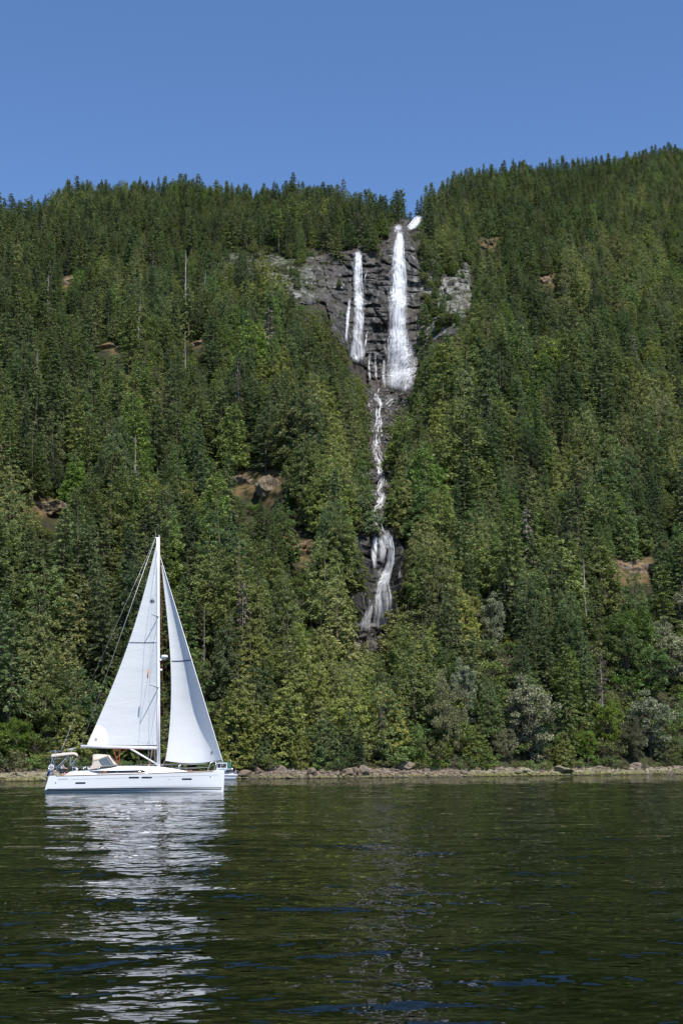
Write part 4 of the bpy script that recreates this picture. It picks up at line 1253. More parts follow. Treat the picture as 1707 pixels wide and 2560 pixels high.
BOULD = [  # column, metres inland, radius x/y/z, label
    (613, 1.2, 1.25, 1.0, .85, 'rounded tan boulder with a dark wet foot by the anchored motorboat'),
    (648, 3.9, .9, .8, .8, 'squared brown boulder behind the rounded tan boulder'),
    (700, 7.0, 1.1, .9, .8, 'grey boulder beside the bleached driftwood'),
    (681, 6.6, .9, .8, .6, 'small pale boulder next to the grey boulder'),
    (780, 2.0, .85, .8, 1.0, 'pointed brown boulder standing near the waterline'),
    (868, 1.7, 1.2, 1.1, 1.05, 'pale tan block, lowest of the three big boulders side by side'),
    (888, 1.9, .95, 1.0, 1.15, 'narrow middle block of the three big boulders side by side'),
    (908, 2.0, 1.25, 1.2, 1.2, 'tall brown block, biggest of the three big boulders side by side'),
    (1014, 7.4, 2.0, 1.3, 1.1, 'grey ragged rock under the trees behind the pebbles'),
    (1404, 2.3, 2.4, 1.6, 1.0, 'large dark domed boulder streaked with yellow weed'),
    (1310, 2.0, 1.1, .9, .8, 'dark boulder beside the weedy yellow boulder'),
    (1293, 1.5, 1.1, .9, .6, 'weedy yellow-green boulder at the waterline'),
    (1158, 1.2, .8, .7, .6, 'dark wet boulder alone at the waterline'),
    (1497, 1.9, 1.0, .8, .6, 'yellow-green weed-covered boulder beyond the domed boulder'),
    (1590, 7.0, 1.5, 1.0, .8, 'grey boulder under the silvery tree'),
    (575, 9.0, 2.2, 1.6, 1.5, 'pale grey outcrop behind the green-topped motorboat'),
    (1360, 7.8, 1.8, 1.0, .8, 'dark overhung rock in the shade of the big silvery tree'),
]
for q, (c, s, a, b, h_, lab) in enumerate(BOULD):
    p_ = shore_pt(c, s)
    o = bpy.data.objects.new('boulder', rock_mesh('boulder', 500 + q, 4, M_STONE_G if 'weed' in lab or 'yellow' in lab else M_STONE, (a, b, h_), 0.24)); COL.objects.link(o)
    o.location = p_ + Vector((0, 0, h_ * 0.55)); o.rotation_euler = (0, 0, random.uniform(-.5, .5))
    tag(o, lab, 'boulder', 'boulders along the beach')
med = [rock_mesh('beach_rock', 600 + q, 3, M_STONE, (1, .85, .65), 0.22) for q in range(6)]
medg = [rock_mesh('beach_rock', 620 + q, 3, M_STONE_G, (1, .85, .6), 0.22) for q in range(4)]
brn = random.Random(4)
for q in range(120):
    c = brn.uniform(0, 1707); s = brn.uniform(0.2, 8.0)
    if c < 170: sz = brn.uniform(.35, .8)
    else: sz = brn.uniform(.3, .75)
    weedy = (c < 170 or c > 1180) and s < 4.5
    o = bpy.data.objects.new('beach_rock', brn.choice(medg if weedy else med)); COL.objects.link(o)
    p_ = shore_pt(c, s)
    o.location = p_ + Vector((0, 0, sz * 0.15)); o.scale = (sz * brn.uniform(.8, 1.3), sz, sz * brn.uniform(.7, 1.1)); o.rotation_euler = (brn.uniform(-.2, .2), brn.uniform(-.2, .2), brn.uniform(0, 6.28))
    if weedy: lab = 'yellow-green weedy rock low on the beach'
    elif s > 5.5: lab = 'dry tan rock high on the beach'
    else: lab = 'tan rock in the middle of the beach'
    tag(o, lab, 'rock', lab + 's')
pr = np.random.default_rng(8)
NP = 9000
pc = pr.uniform(-60, 1760, NP); ps = pr.uniform(-0.4, BEACH_W + 0.6, NP)
pp = []
tq, _ = pix_te(pc, np.full(NP, 1930.0)); yq = shore_y(tq) + ps
zq = np.where(ps < 0, ps * 0.12, 1.5 * (np.clip(ps, 0, None) / BEACH_W) ** 0.8)
left = pc < 190
szq = np.clip(pr.lognormal(-1.55, 0.6, NP), 0.07, 0.8) * np.where(left, 1.5, 1.0)
pkq = np.where((left | (pc > 1180)) & (ps < 5.0) & (pr.random(NP) < 0.75), pr.integers(6, 9, NP), pr.integers(0, 6, NP))
pebs = [rock_mesh('pebble', 640 + q, 2, M_STONE if q < 6 else M_STONE_G, (1, .85, .65), 0.25) for q in range(9)]
scatter_object('shingle', np.stack([tq * yq, yq, zq + 0.03], -1), pkq, np.stack([pr.uniform(-.4, .4, NP), pr.uniform(-.4, .4, NP), pr.uniform(0, 6.28, NP)], -1),
               szq[:, None] * np.array([[1, 1, .9]]), pebs, 'loose tan and grey stones covering the beach', 'stones')

# open rock ledges among the trees
OUT = [((97, 1168), 7.0, 3.2, 'orange mossy ledge on the lower slope behind the mainsail side'), ((622, 1122), 6.0, 5.0, 'steep rusty mossy bluff below the cascade'),
       ((548, 1112), 6.5, 4.0, 'grey and gold stepped ledge beside the rusty bluff'), ((682, 1268), 7.0, 4.0, 'brown rock slab between the bluff and the lower waterfall'),
       ((1452, 1312), 9.0, 5.5, 'golden moss-topped knoll on the slope over the bright green trees'), ((1395, 1408), 5.0, 4.0, 'grey cleft rock below the golden knoll'),
       ((250, 800), 9.0, 2.2, 'long thin brown ledge high on the forest slope'), ((158, 648), 4.0, 5.0, 'small orange scar high under the ridge'),
       ((1256, 648), 6.0, 5.0, 'reddish ledge high on the slope beyond the falls'), ((458, 792), 5.0, 3.0, 'grey-brown slab at the end of the long thin ledge'),
       ((1118, 560), 6.0, 4.0, 'dark overhang in the trees just beyond the top of the cliff')]
for q, ((dx_, dy_), w, h_, lab) in enumerate(OUT):
    a_, b_ = pix_te(dx_ * D2S, dy_ * D2S); Yq = float(y_at(np.array([float(a_)]), np.array([float(b_)]))[0])
    o = bpy.data.objects.new('rock_outcrop', rock_mesh('rock_outcrop', 700 + q, 4, M_OUTC, (w * .75, 3.5, h_ * .75), 0.55)); COL.objects.link(o)
    o.location = (float(a_) * Yq, Yq + 1.0, CAM_H + float(b_) * Yq + h_ * 0.05); o.rotation_euler = (R(-22), 0, random.uniform(-.2, .2))
    tag(o, lab, 'rock outcrop', 'rock outcrops among the trees')

# boulders lying in the creek bed and at the foot of the gorge
M_CREEK = rock_material('creek_boulder', (0.012, 0.011, 0.010), (0.05, 0.045, 0.04), (0.17, 0.16, 0.15), wetness=False, moss=(0.03, 0.045, 0.012), scale=2.0, rust=(0.06, 0.045, 0.035))
cb = np.random.default_rng(77)
cp = np.concatenate([cb.uniform([905, 975], [1040, 1340], (1500, 2)), cb.uniform([850, 1560], [985, 1650], (160, 2))])
okc = (poly_sd(cp[:, 0], cp[:, 1], CREEK_BED) > -8) | (poly_sd(cp[:, 0], cp[:, 1], CLIFF_LOW) > 0)
cp = cp[okc & ~(in_raster(FALLM, cp[:, 0], cp[:, 1]) & (cb.random(len(cp)) < 0.75))]
ct_, ce_ = pix_te(cp[:, 0], cp[:, 1]); cyq = y_face(cp[:, 0], cp[:, 1])
csz = np.clip(cb.lognormal(-0.1, 0.5, len(cp)), 0.4, 2.4)
cmesh = [rock_mesh('creek_boulder', 800 + q, 3, M_CREEK, (1, .9, .75), 0.25) for q in range(5)]
scatter_object('creek_boulders', np.stack([ct_ * cyq, cyq, CAM_H + ce_ * cyq], -1), cb.integers(0, 5, len(cp)), cb.uniform(-1, 1, (len(cp), 3)) * np.array([[.4, .4, 3.1]]),
               csz[:, None] * np.ones((1, 3)), cmesh, 'dark boulders heaped along the bed of the cascade', 'boulders')

# rust-coloured bank and driftwood
o = bpy.data.objects.new('rock_outcrop', rock_mesh('rock_outcrop', 741, 4, M_OUTC, (2.6, 2.0, 3.4), 0.4)); COL.objects.link(o)
o.location = shore_pt(592, 14.0) + Vector((0, 0, .9)); tag(o, 'rusty brown bank rising behind the green-topped motorboat', 'rock outcrop', 'rock outcrops among the trees')
dw = random.Random(12)
def driftlog(c, s, L, r_, yaw, lab, pitch=0.05, fork=True):
    p_ = shore_pt(c, s)
    mb = MB(); n_ = 7
    pts = [Vector((L * (i / (n_ - 1) - .5), 0.12 * L * math.sin(i * .9) * .4, 0.06 * L * math.sin(i * 1.7) * .3)) for i in range(n_)]
    mb.tube(pts, [r_ * (1.25 - 0.9 * i / (n_ - 1)) for i in range(n_)], 8)
    if fork:
        for k in range(5):
            i = dw.randrange(0, 6); d = Vector((dw.uniform(-.6, .6), dw.uniform(-.7, .7), dw.uniform(.3, 1))).normalized()
            mb.tube([pts[i], pts[i] + d * L * .12, pts[i] + d * L * .22 + Vector((.1, 0, .05))], [r_ * .5, r_ * .3, .02], 5)
    o = mb.build('driftwood', M_SNAG, None, True)
    o.location = p_ + Vector((0, 0, r_ + .05)); o.rotation_euler = (0, -pitch, yaw)
    tag(o, lab, 'driftwood', 'bleached driftwood on the beach')
driftlog(740, 7.5, 5.0, .16, .1, 'long bleached driftwood log across the stones beside the grey boulder', .08)
driftlog(726, 5.5, 3.2, .12, -.5, 'short white forked driftwood branch below the long log')
driftlog(757, 4.2, 2.6, .10, .5, 'thin pale driftwood stick next to the pointed boulder')
driftlog(885, 9.0, 4.6, .22, .2, 'tangled grey root stump behind the three big boulders', .25)
driftlog(900, 9.8, 3.2, .16, -.9, 'upturned bleached root beside the tangled stump', .5)
driftlog(1030, 9.6, 4.5, .2, .15, 'grey driftwood trunk lying against the ragged rock', .15)
driftlog(1470, 8.0, 6.0, .14, .05, 'straight pale log high on the weedy end of the beach', .02, False)
# ================================================================== sailboat
M_GEL = plain('white_gelcoat', (0.73, 0.74, 0.75), 0.22, var=0.025, scale=0.6)
M_DECK = plain('deck_white', (0.80, 0.80, 0.79), 0.45, var=0.03)
M_STRIPE = plain('dark_stripe', (0.035, 0.03, 0.028), 0.4)
M_GLASS = plain('dark_glass', (0.012, 0.014, 0.02), 0.06, spec=0.7)
M_TEAK = plain('teak', (0.42, 0.27, 0.15), 0.65, var=0.25, scale=6)
M_CANVAS = plain('tan_canvas', (0.52, 0.455, 0.385), 0.9, var=0.06, scale=2)
M_CANVAS_D = plain('brown_piping', (0.16, 0.10, 0.075), 0.9)
M_STEEL = plain('stainless', (0.62, 0.63, 0.65), 0.25, metal=0.9)
M_ALU = plain('white_spar', (0.74, 0.75, 0.77), 0.35)
M_WIRE = plain('rigging_wire', (0.50, 0.51, 0.53), 0.4, metal=0.5)
M_RED = plain('red_rope', (0.42, 0.06, 0.03), 0.8)
M_ORANGE = plain('orange_tube', (0.60, 0.20, 0.03), 0.6)
M_NAVY = plain('navy_tape', (0.015, 0.03, 0.11), 0.7)
M_BLACK = plain('black_plastic', (0.02, 0.02, 0.022), 0.5)
M_SOLAR = plain('solar_panel', (0.10, 0.11, 0.14), 0.12)
M_BLUE = plain('blue_cloth', (0.02, 0.06, 0.36), 0.9)
M_WHITEP = plain('white_plastic', (0.78, 0.78, 0.77), 0.4)
M_FOUL = plain('hull_bottom', (0.30, 0.36, 0.42), 0.5)
mt = NT('dodger_window')
M_CLEAR = mt.surf(mt.principled(mt.mix(mt.noise(1.6, 3, vec=mt.ocoord()), (0.045, 0.055, 0.07), (0.12, 0.15, 0.17)), 0.08, 0.7))
mt = NT('sailcloth')
oc = mt.ocoord(); n1 = mt.noise(0.8, 4, vec=oc); n2 = mt.noise(0.35, 3, vec=mt.ocoord((1, 1, 2.5)))
p_ = mt.principled(mt.mix(n1, (0.70, 0.71, 0.72), (0.75, 0.755, 0.76)), 0.75, 0.25, normal=mt.bump(n2, 0.35, 0.14))
tl = mt.new('BsdfTranslucent'); mt.put(tl.inputs['Color'], (0.62, 0.63, 0.65))
m_ = mt.new('MixShader'); m_.inputs[0].default_value = 0.14
mt.l.new(p_.outputs[0], m_.inputs[1]); mt.l.new(tl.outputs[0], m_.inputs[2])
M_SAIL = mt.surf(m_)
M_SEAM = plain('sail_seam', (0.80, 0.80, 0.80), 0.7, var=0.01)
M_PATCH = plain('sail_patch', (0.80, 0.795, 0.785), 0.75, var=0.01)

BT, _ = pix_te(340.5, 1979.5); BT = float(BT); BYd = 110.5
BYAW = math.atan(-BT)
boat = empty('sailboat', (BT * BYd, BYd, 0.0), (R(-1.2), 0, BYAW))
tag(boat, 'white sailing yacht with mainsail and jib set, under way past the falls', 'sailboat')
HX0 = 6.77                                     # local x of the midship origin
def bx(cx): return (cx - 80) / 93.0 - HX0      # from pixels of the 550-wide close view to metres along the hull
def bz(cyy): return (1025 - cyy) / 93.0
LOA = 13.54

def sheer(s): return 1.27 + 0.31 * s ** 1.3
def beam(s):
    a = 1.98 + 0.22 * math.sin(min(1, s / 0.42) * math.pi / 2)
    if s > 0.42: a *= max(0.0, 1 - ((s - 0.42) / 0.585) ** 2.5)
    return max(a, 0.035)
def hull_y(s, z):
    b = beam(s); sh = sheer(s)
    f = max(0.0, min(1.0, (sh - z) / sh))               # 0 at the sheer, 1 at the waterline
    chine = 0.80 - 0.15 * s
    tuck = 0.075 * (1 - s) + 0.05
    if f < chine: return b * (1 - 0.03 * f - 0.10 * s * s * f)
    return b * (1 - 0.03 * f - 0.10 * s * s * f - tuck * ((f - chine) / (1 - chine)) ** 1.1 * 0.9)
def hull_x(s, z):
    x0 = 0.27 * max(z, -0.3); x1 = LOA - 0.05 - 0.04 * max(0, 1.55 - z)
    return x0 * (1 - s) + x1 * s - HX0
def hp(s, z, side=-1, off=0.0): return (hull_x(s, z), side * (hull_y(s, z) + off), z)

NS = 60
SS = [1 - (1 - i / (NS - 1)) ** 1.25 for i in range(NS)]
mb = MB()
ring = []
for s_ in SS:
    sh = sheer(s_); zs = [sh, sh - .02] + [sh * k for k in (.9, .75, .6, .45, .36, .30, .25, .2, .15, .1, .05, 0)]
    half = [hp(s_, z_, -1) for z_ in zs]
    bw = hull_y(s_, 0)
    half += [(hull_x(s_, -.15), -bw * .85, -.15), (hull_x(s_, -.3), -bw * .55, -.32), (hull_x(s_, -.3), 0, -.42)]
    ring.append(half + [(x, -y, z_) for (x, y, z_) in reversed(half[:-1])])
mb.grid(ring)
nr_ = len(ring[0])
mb.f.append(tuple(range(nr_ - 1, -1, -1)))                    # transom
hull = mb.build('hull', M_GEL, boat, True)
m = hull.modifiers.new('edges', 'EDGE_SPLIT'); m.split_angle = R(32)

def strip(name, mat, s0, s1, z0, z1, n=40, off=0.006, side=-1, parent=hull):
    P = [[hp(s0 + (s1 - s0) * i / n, z0(i / n) if callable(z0) else z0, side, off) for i in range(n + 1)],
         [hp(s0 + (s1 - s0) * i / n, z1(i / n) if callable(z1) else z1, side, off) for i in range(n + 1)]]
    return MB().grid(P).build(name, mat, parent, True, solid=0.006)
def s_of(cx): return (cx - 80) / 93.0 / LOA
for sd in (-1, 1):
    strip('waterline_stripe', M_STRIPE, .012, .988, .265, .325, side=sd)
    strip('waterline_stripe', M_STRIPE, .012, .985, .15, .205, side=sd)
    strip('cove_line', plain('grey_line', (0.45, 0.45, 0.46), .4), .13, .965, lambda k: sheer(.13 + .835 * k) - .305, lambda k: sheer(.13 + .835 * k) - .285, side=sd)
    for (a, b, c) in ((280, 350, 958), (647, 718, 924), (738, 810, 924), (1027, 1098, 936)):
        strip('portlight', M_GLASS, s_of(a), s_of(b), bz(c + 5.5), bz(c - 5.5), 6, 0.008, sd)
    strip('toe_rail', M_TEAK, .04, .93, lambda k: sheer(.04 + .89 * k) - .045, lambda k: sheer(.04 + .89 * k) + .012, side=sd, off=0.012)
for (a, c, r_) in ((141, 955, .045), (935, 938, .03), (1233, 920, .05)):
    p0 = hp(s_of(a), bz(c), -1, 0.0)
    MB().lathe([(r_, -.012), (r_, .008)], p0, 12, 'Y').build('through_hull_fitting', M_BLACK, hull)

def boat_text(txt, cx, cyy, size, mat, spacing=1.0, parent=hull):
    cu = bpy.data.curves.new('lettering', 'FONT'); cu.body = txt; cu.size = size; cu.extrude = 0.002; cu.space_character = spacing
    cu.materials.append(mat)
    tmp = bpy.data.objects.new('lettering', cu); COL.objects.link(tmp)
    dg_ = bpy.context.evaluated_depsgraph_get(); me = bpy.data.meshes.new_from_object(tmp.evaluated_get(dg_))
    bpy.data.objects.remove(tmp)
    o = bpy.data.objects.new('name_lettering', me); COL.objects.link(o); o.parent = parent
    x, y, z_ = hp(s_of(cx), bz(cyy), -1, 0.016)
    x2, y2, _ = hp(s_of(cx + 80), bz(cyy), -1, 0.016)
    o.location = (x, y, z_); o.rotation_euler = (R(90), 0, math.atan2(y2 - y, x2 - x))
    return o
boat_text('ULUWATU', 150, 935, 0.135, plain('grey_letter', (0.16, 0.15, 0.15), .5), 1.22)

# deck, cockpit, cabin trunk
def deck_at(s): return sheer(s) - 0.01
P = []
for i in range(40):
    s_ = .30 + .695 * i / 39; b = beam(s_) - .01; x = hull_x(s_, sheer(s_))
    P.append([(x, b * q, deck_at(s_) + 0.05 * (1 - q * q)) for q in (-1, -.6, -.2, .2, .6, 1)])
deck = MB().grid(P).build('deck', M_DECK, boat, True)
mb = MB()
for sd in (-1, 1):
    P = []
    for i in range(14):
        s_ = .012 + .29 * i / 13; b = beam(s_) - .01; x = hull_x(s_, sheer(s_))
        P.append([(x, sd * b, deck_at(s_)), (x, sd * 1.36, deck_at(s_) + .02), (x, sd * 1.34, .80)])
    mb.grid(P)
mb.build('side_deck', M_DECK, boat)
MB().box(-HX0 + .35, bx(415), -1.34, 1.34, .74, .80).build('cockpit_floor', M_TEAK, boat)
mb = MB()
for sd in (-1, 1):
    mb.prism([(bx(205), 1.24), (bx(255), bz(879)), (bx(380), bz(872)), (bx(420), 1.3), (bx(420), .85), (bx(205), .85)], sd * 1.18, sd * 1.52)
mb.build('cockpit_coaming', M_GEL, boat)
trunk = [(375, 1.30, 1.30, 1.62), (420, 1.36, 1.36, 1.72), (570, 1.42, 1.22, 1.93), (700, 1.40, 1.18, 1.95), (870, 1.22, .98, 1.89), (960, 1.0, .75, 1.76), (1030, .72, .5, 1.62), (1068, .5, .35, 1.54)]
P = []
for (cx, wb, wt, zt) in trunk:
    x = bx(cx); zd = sheer((x + HX0) / LOA) - .03
    P.append([(x, -wb, zd), (x, -wt - .02, zt - .10), (x, -wt + .1, zt - .015), (x, 0, zt + .05), (x, wt - .1, zt - .015), (x, wt + .02, zt - .10), (x, wb, zd)])
mb = MB().grid(P); mb.f.append(tuple(range(6, -1, -1))); mb.f.append(tuple(range((len(P) - 1) * 7, len(P) * 7)))
cabin = mb.build('cabin_trunk', M_GEL, boat, True)
m = cabin.modifiers.new('edges', 'EDGE_SPLIT'); m.split_angle = R(35)
def trunk_y(x, z_):
    cs = [bx(a[0]) for a in trunk]
    wb = np.interp(x, cs, [a[1] for a in trunk]); wt = np.interp(x, cs, [a[2] for a in trunk]) + .02; zt = np.interp(x, cs, [a[3] for a in trunk]) - .10
    zd = sheer((x + HX0) / LOA) - .03
    return wb + (wt - wb) * max(0, min(1, (z_ - zd) / (zt - zd)))
for sd in (-1, 1):
    row = []
    for i in range(24):
        k = i / 23; x = bx(385) + (bx(772) - bx(385)) * k
        zlo = np.interp(k, [0, .18, 1], [bz(880), bz(893), bz(889)]); zhi = np.interp(k, [0, .1, .95, 1], [bz(878), bz(875), bz(871), bz(880)])
        row.append([(x, sd * (trunk_y(x, z_) + .012), z_) for z_ in (zlo, zhi)])
    w = MB().grid(row).build('cabin_window', M_GLASS, cabin, True, solid=.01)
MB().box(bx(478), bx(505), -trunk_y(bx(490), 1.5) - .024, -trunk_y(bx(490), 1.5) - .016, bz(889), bz(878)).build('window_curtain', plain('rust_curtain', (.22, .07, .03), .8), cabin)

# spray hood
hood = []
for (cx, ztop, zbase, w) in ((402, 772, 860, 1.30), (408, 758, 858, 1.34), (440, 757, 852, 1.36), (480, 759, 846, 1.36), (518, 763, 841, 1.34), (540, 790, 838, 1.30), (560, 812, 836, 1.25), (580, 833, 834, 1.2)):
    row = []
    zt, zb = bz(ztop), bz(zbase)
    for q in range(17):
        a = math.pi * q / 16; c, sn = math.cos(a), math.sin(a)
        row.append((bx(cx), -w * math.copysign(abs(c) ** .55, c), zb + (zt - zb) * sn ** .55))
    hood.append(row)
dodger = MB().grid(hood).build('spray_hood', M_CANVAS, boat, True, solid=.02)
for sd in (-1, 1):        # side wings running down to the coaming
    P = [(bx(375), sd * 1.37, bz(868)), (bx(395), sd * 1.39, bz(842)), (bx(425), sd * 1.38, bz(803)), (bx(440), sd * 1.38, bz(795)), (bx(470), sd * 1.40, bz(842)), (bx(440), sd * 1.40, bz(856))]
    MB().add(P, [(0, 1, 2, 3, 4, 5)]).build('hood_wing', M_CANVAS, dodger, solid=.02)
    P = [(bx(437), bz(803)), (bx(512), bz(772)), (bx(552), bz(831)), (bx(520), bz(836)), (bx(476), bz(838)), (bx(448), bz(825))]
    def hy(x, z_):
        k = np.interp(x, [bx(440), bx(520), bx(560)], [1.385, 1.375, 1.32]); return k
    MB().add([(x, sd * hy(x, z_), z_) for x, z_ in P], [tuple(range(6))]).build('hood_window', M_CLEAR, dodger, solid=.012)
    MB().tube([(bx(500), sd * 1.40, bz(777)), (bx(538), sd * 1.395, bz(832))], .018, 5).build('hood_zip', M_CANVAS, dodger)
MB().tube([(bx(400), -1.32, bz(770)), (bx(410), -1.37, bz(800)), (bx(432), -1.40, bz(802))], .02, 6).build('hood_piping', M_CANVAS_D, dodger)
MB().tube([(bx(425), -1.40, bz(803)), (bx(470), -1.40, bz(786)), (bx(522), -1.38, bz(764)), (bx(580), -1.24, bz(832))], .017, 6).build('hood_piping', M_CANVAS_D, dodger)
fw = [[(bx(527), q * 1.0, bz(770)) for q in (-1, -.33, .33, 1)], [(bx(578), q * 1.12, bz(829)) for q in (-1, -.33, .33, 1)]]
fw = [[(x + .05, y, z_ + .035) for (x, y, z_) in r_] for r_ in fw]
MB().grid(fw).build('windscreen', M_CLEAR, dodger, solid=.012)

# bimini and stern frame
P = []
for (cx, cz) in ((118, 775), (125, 764), (160, 761), (200, 757), (240, 752), (270, 752), (290, 757), (302, 772)):
    P.append([(bx(cx), -1.5 * math.cos(math.pi * q / 12), bz(cz) + 0.10 * math.sin(math.pi * q / 12) - (.16 if q in (0, 12) else 0) * (1 if 250 > cx > 118 else .7)) for q in range(13)])
bimini = MB().grid(P).build('bimini', M_CANVAS, boat, True, solid=.025)
mb = MB()
for sd in (-1, 1):
    for (a, b) in (((118, 780), (160, 862)), ((160, 850), (240, 768)), ((110, 872), (130, 780)), ((252, 842), (252, 780)), ((262, 830), (298, 782)), ((150, 780), (150, 738)), ((148, 788), (190, 788)), ((130, 905), (112, 860))):
        mb.tube([(bx(a[0]), sd * 1.47, bz(a[1])), (bx(b[0]), sd * 1.45, bz(b[1]))], .022, 6)
mb.build('bimini_frame', M_STEEL, bimini)
sp = MB().box(bx(106), bx(185), -1.1, 1.1, bz(739), bz(733)).build('solar_panel', M_SOLAR, boat)
o = MB().add([(bx(228), -1.35, bz(731)), (bx(265), -1.35, bz(728)), (bx(284), -.5, bz(712)), (bx(247), -.5, bz(715))], [(0, 1, 2, 3)]).build('solar_panel', plain('pale_panel', (.42, .44, .48), .15), boat, solid=.03)
mb = MB(); mb.tube([(bx(150), 0, bz(739)), (bx(200), 0, bz(742)), (bx(250), 0, bz(752))], .02, 6); mb.tube([(bx(256), -.9, bz(722)), (bx(256), -.9, bz(752))], .02, 6); mb.build('panel_bracket', M_STEEL, sp)

# rails
def rail(name, pts, r_=.014, mat=M_STEEL, parent=boat): return MB().tube(pts, r_, 6).build(name, mat, parent, True)
for sd in (-1, 1):
    for cx, hh in ((455, .62), (578, .62), (795, .62), (1013, .62), (345, .58), (378, .6)):
        s_ = s_of(cx); y = sd * (beam(s_) - .06); x = bx(cx)
        rail('stanchion', [(x, y, sheer(s_)), (x, y, sheer(s_) + hh)], .016)
    ll = lambda h: [(bx(cx), sd * (beam(s_of(cx)) - .06), sheer(s_of(cx)) + h) for cx in (150, 345, 455, 578, 795, 1013, 1215)]
    rail('lifeline', ll(.60), .008, M_WIRE); rail('lifeline', ll(.31), .007, M_WIRE)
    y = lambda cx: sd * (beam(s_of(cx)) - .06)
    pul = rail('pulpit', [(bx(1215), y(1215), sheer(.9)), (bx(1235), y(1235), bz(818)), (bx(1290), y(1290), bz(812)), (bx(1325), y(1325) * .6, bz(812)), (bx(1332), 0, bz(814))], .018)
    rail('pulpit_leg', [(bx(1262), y(1262), sheer(.93)), (bx(1275), y(1275), bz(815))], .016, parent=pul)
    rail('pushpit', [(bx(118), sd * 1.75, sheer(0)), (bx(116), sd * 1.75, bz(848)), (bx(160), sd * 1.85, bz(846)), (bx(172), sd * 1.86, sheer(.07))], .018)
    rail('pushpit', [(bx(118), sd * 1.75, bz(876)), (bx(168), sd * 1.85, bz(876))], .014)
    rail('boarding_gate', [(bx(440), y(440), sheer(.29)), (bx(446), y(446), bz(842)), (bx(460), y(460), bz(842)), (bx(468), y(468), sheer(.31))], .014)
    rail('boarding_gate', [(bx(350), y(350), sheer(.21)), (bx(360), y(360), bz(842)), (bx(376), y(376), bz(842)), (bx(380), y(380), sheer(.24))], .014)
rail('stern_rail', [(bx(116), -1.75, bz(848)), (bx(108), 0, bz(848)), (bx(116), 1.75, bz(848))], .016)

# stern gear
reel = MB().lathe([(.2, -.05), (.21, 0), (.2, .05)], (bx(125), -1.82, bz(848)), 20, 'Y').build('line_reel', M_WHITEP, boat)
for k in range(6):
    a = k * math.pi / 3
    MB().tube([(bx(125) + .05 * math.cos(a), -1.885, bz(848) + .05 * math.sin(a)), (bx(125) + .16 * math.cos(a), -1.885, bz(848) + .16 * math.sin(a))], .022, 5).build('reel_spoke', M_BLACK, reel)
P = [[(bx(104) - .10 * i / 6 + .03 * math.sin(i), -1.5 + .05 * math.sin(i * 1.3 + q), bz(862) - .48 * i / 6 - .03 * q) for q in range(4)] for i in range(7)]
P = [[(x + .05 * q, y, z_) for q, (x, y, z_) in enumerate(r_)] for r_ in P]
fl = MB().grid(P).build('ensign', M_BLUE, boat, True, solid=.01)
rail('flag_staff', [(bx(108), -1.5, bz(905)), (bx(104), -1.5, bz(850))], .012, parent=fl)
for sd in (-1, 1):
    hub = Vector((bx(268), sd * .85, 1.68)); mbw = MB()
    mbw.tube([hub + Vector((.04 * math.sin(2 * math.pi * k / 24), .42 * math.cos(2 * math.pi * k / 24), .42 * math.sin(2 * math.pi * k / 24))) for k in range(25)], .017, 6, caps=False)
    for k in range(5):
        a = k * 2 * math.pi / 5; mbw.tube([hub, hub + Vector((0, .42 * math.cos(a), .42 * math.sin(a)))], .01, 5)
    wh = mbw.build('steering_wheel', M_STEEL, boat, True)
    MB().prism([(bx(258), .8), (bx(300), .8), (bx(292), 1.62), (bx(300), 1.86), (bx(272), 1.92), (bx(262), 1.66)], sd * .85 + .10, sd * .85 + .34).build('helm_pedestal', M_WHITEP, boat)
    MB().add([(bx(271), sd * .85 + .09, 1.84), (bx(292), sd * .85 + .09, 1.82), (bx(290), sd * .85 + .09, 1.68), (bx(270), sd * .85 + .09, 1.70)], [(0, 1, 2, 3)]).build('instrument_screen', M_BLACK, boat, solid=.01)
MB().box(bx(222), bx(240), -1.5, -1.3, 1.35, 1.48).build('rope_bag', plain('red_bag', (.6, .05, .03), .8), boat)
for cx, cz in ((215, 893), (243, 893), (560, 862), (880, 858)):
    MB().lathe([(.075, 0), (.06, .05), (.05, .10), (.07, .14)], (bx(cx), -1.3 if cx < 300 else -.9, bz(cz) - .1), 12).build('winch', M_STEEL, boat, True)

# ------------------------------------------------------------------ rig
MASTX, MTOPX = bx(866), bx(866) - 0.32
MZ0, MZ1 = 1.80, 19.72
def mast_x(z_): return MASTX + (MTOPX - MASTX) * (z_ - MZ0) / (MZ1 - MZ0)
mast = MB().tube([(mast_x(z_), 0, z_) for z_ in (MZ0, 6, 12, 17, MZ1)], [(.088, .135)] * 4 + [(.08, .11)], 14).build('mast', M_ALU, boat, True)
# orient the oval: long side fore-and-aft
_c = np.array([v.co for v in mast.data.vertices])
_zc = _c[:, 2]; _xm = np.array([mast_x(z_) for z_ in _zc]); _rx = _c[:, 0] - _xm; _ry = _c[:, 1]
_an = np.arctan2(_ry, _rx)
for v, a_, x_ in zip(mast.data.vertices, _an, _xm): v.co.x = x_ + .135 * math.cos(a_); v.co.y = .085 * math.sin(a_)
mb = MB(); mb.box(MTOPX - .22, MTOPX + .16, -.05, .05, MZ1, MZ1 + .08); mb.tube([(MTOPX - .2, 0, MZ1 + .05), (MTOPX - .2, 0, MZ1 + .55)], .008, 5); mb.tube([(MTOPX + .08, 0, MZ1 + .08), (MTOPX + .08, 0, MZ1 + .26)], .03, 6)
mb.build('masthead_gear', M_WHITEP, mast)
gz = bz(712)
gx_ = mast_x(gz) - .14
BEND = (bx(313), .95, bz(697))
boom = MB().tube([(gx_, 0, gz - .02), ((gx_ * .5 + BEND[0] * .5), BEND[1] * .5, (gz - .02 + BEND[2]) / 2), BEND], [(.115, .08)] * 3, 12).build('boom', M_ALU, boat, True)
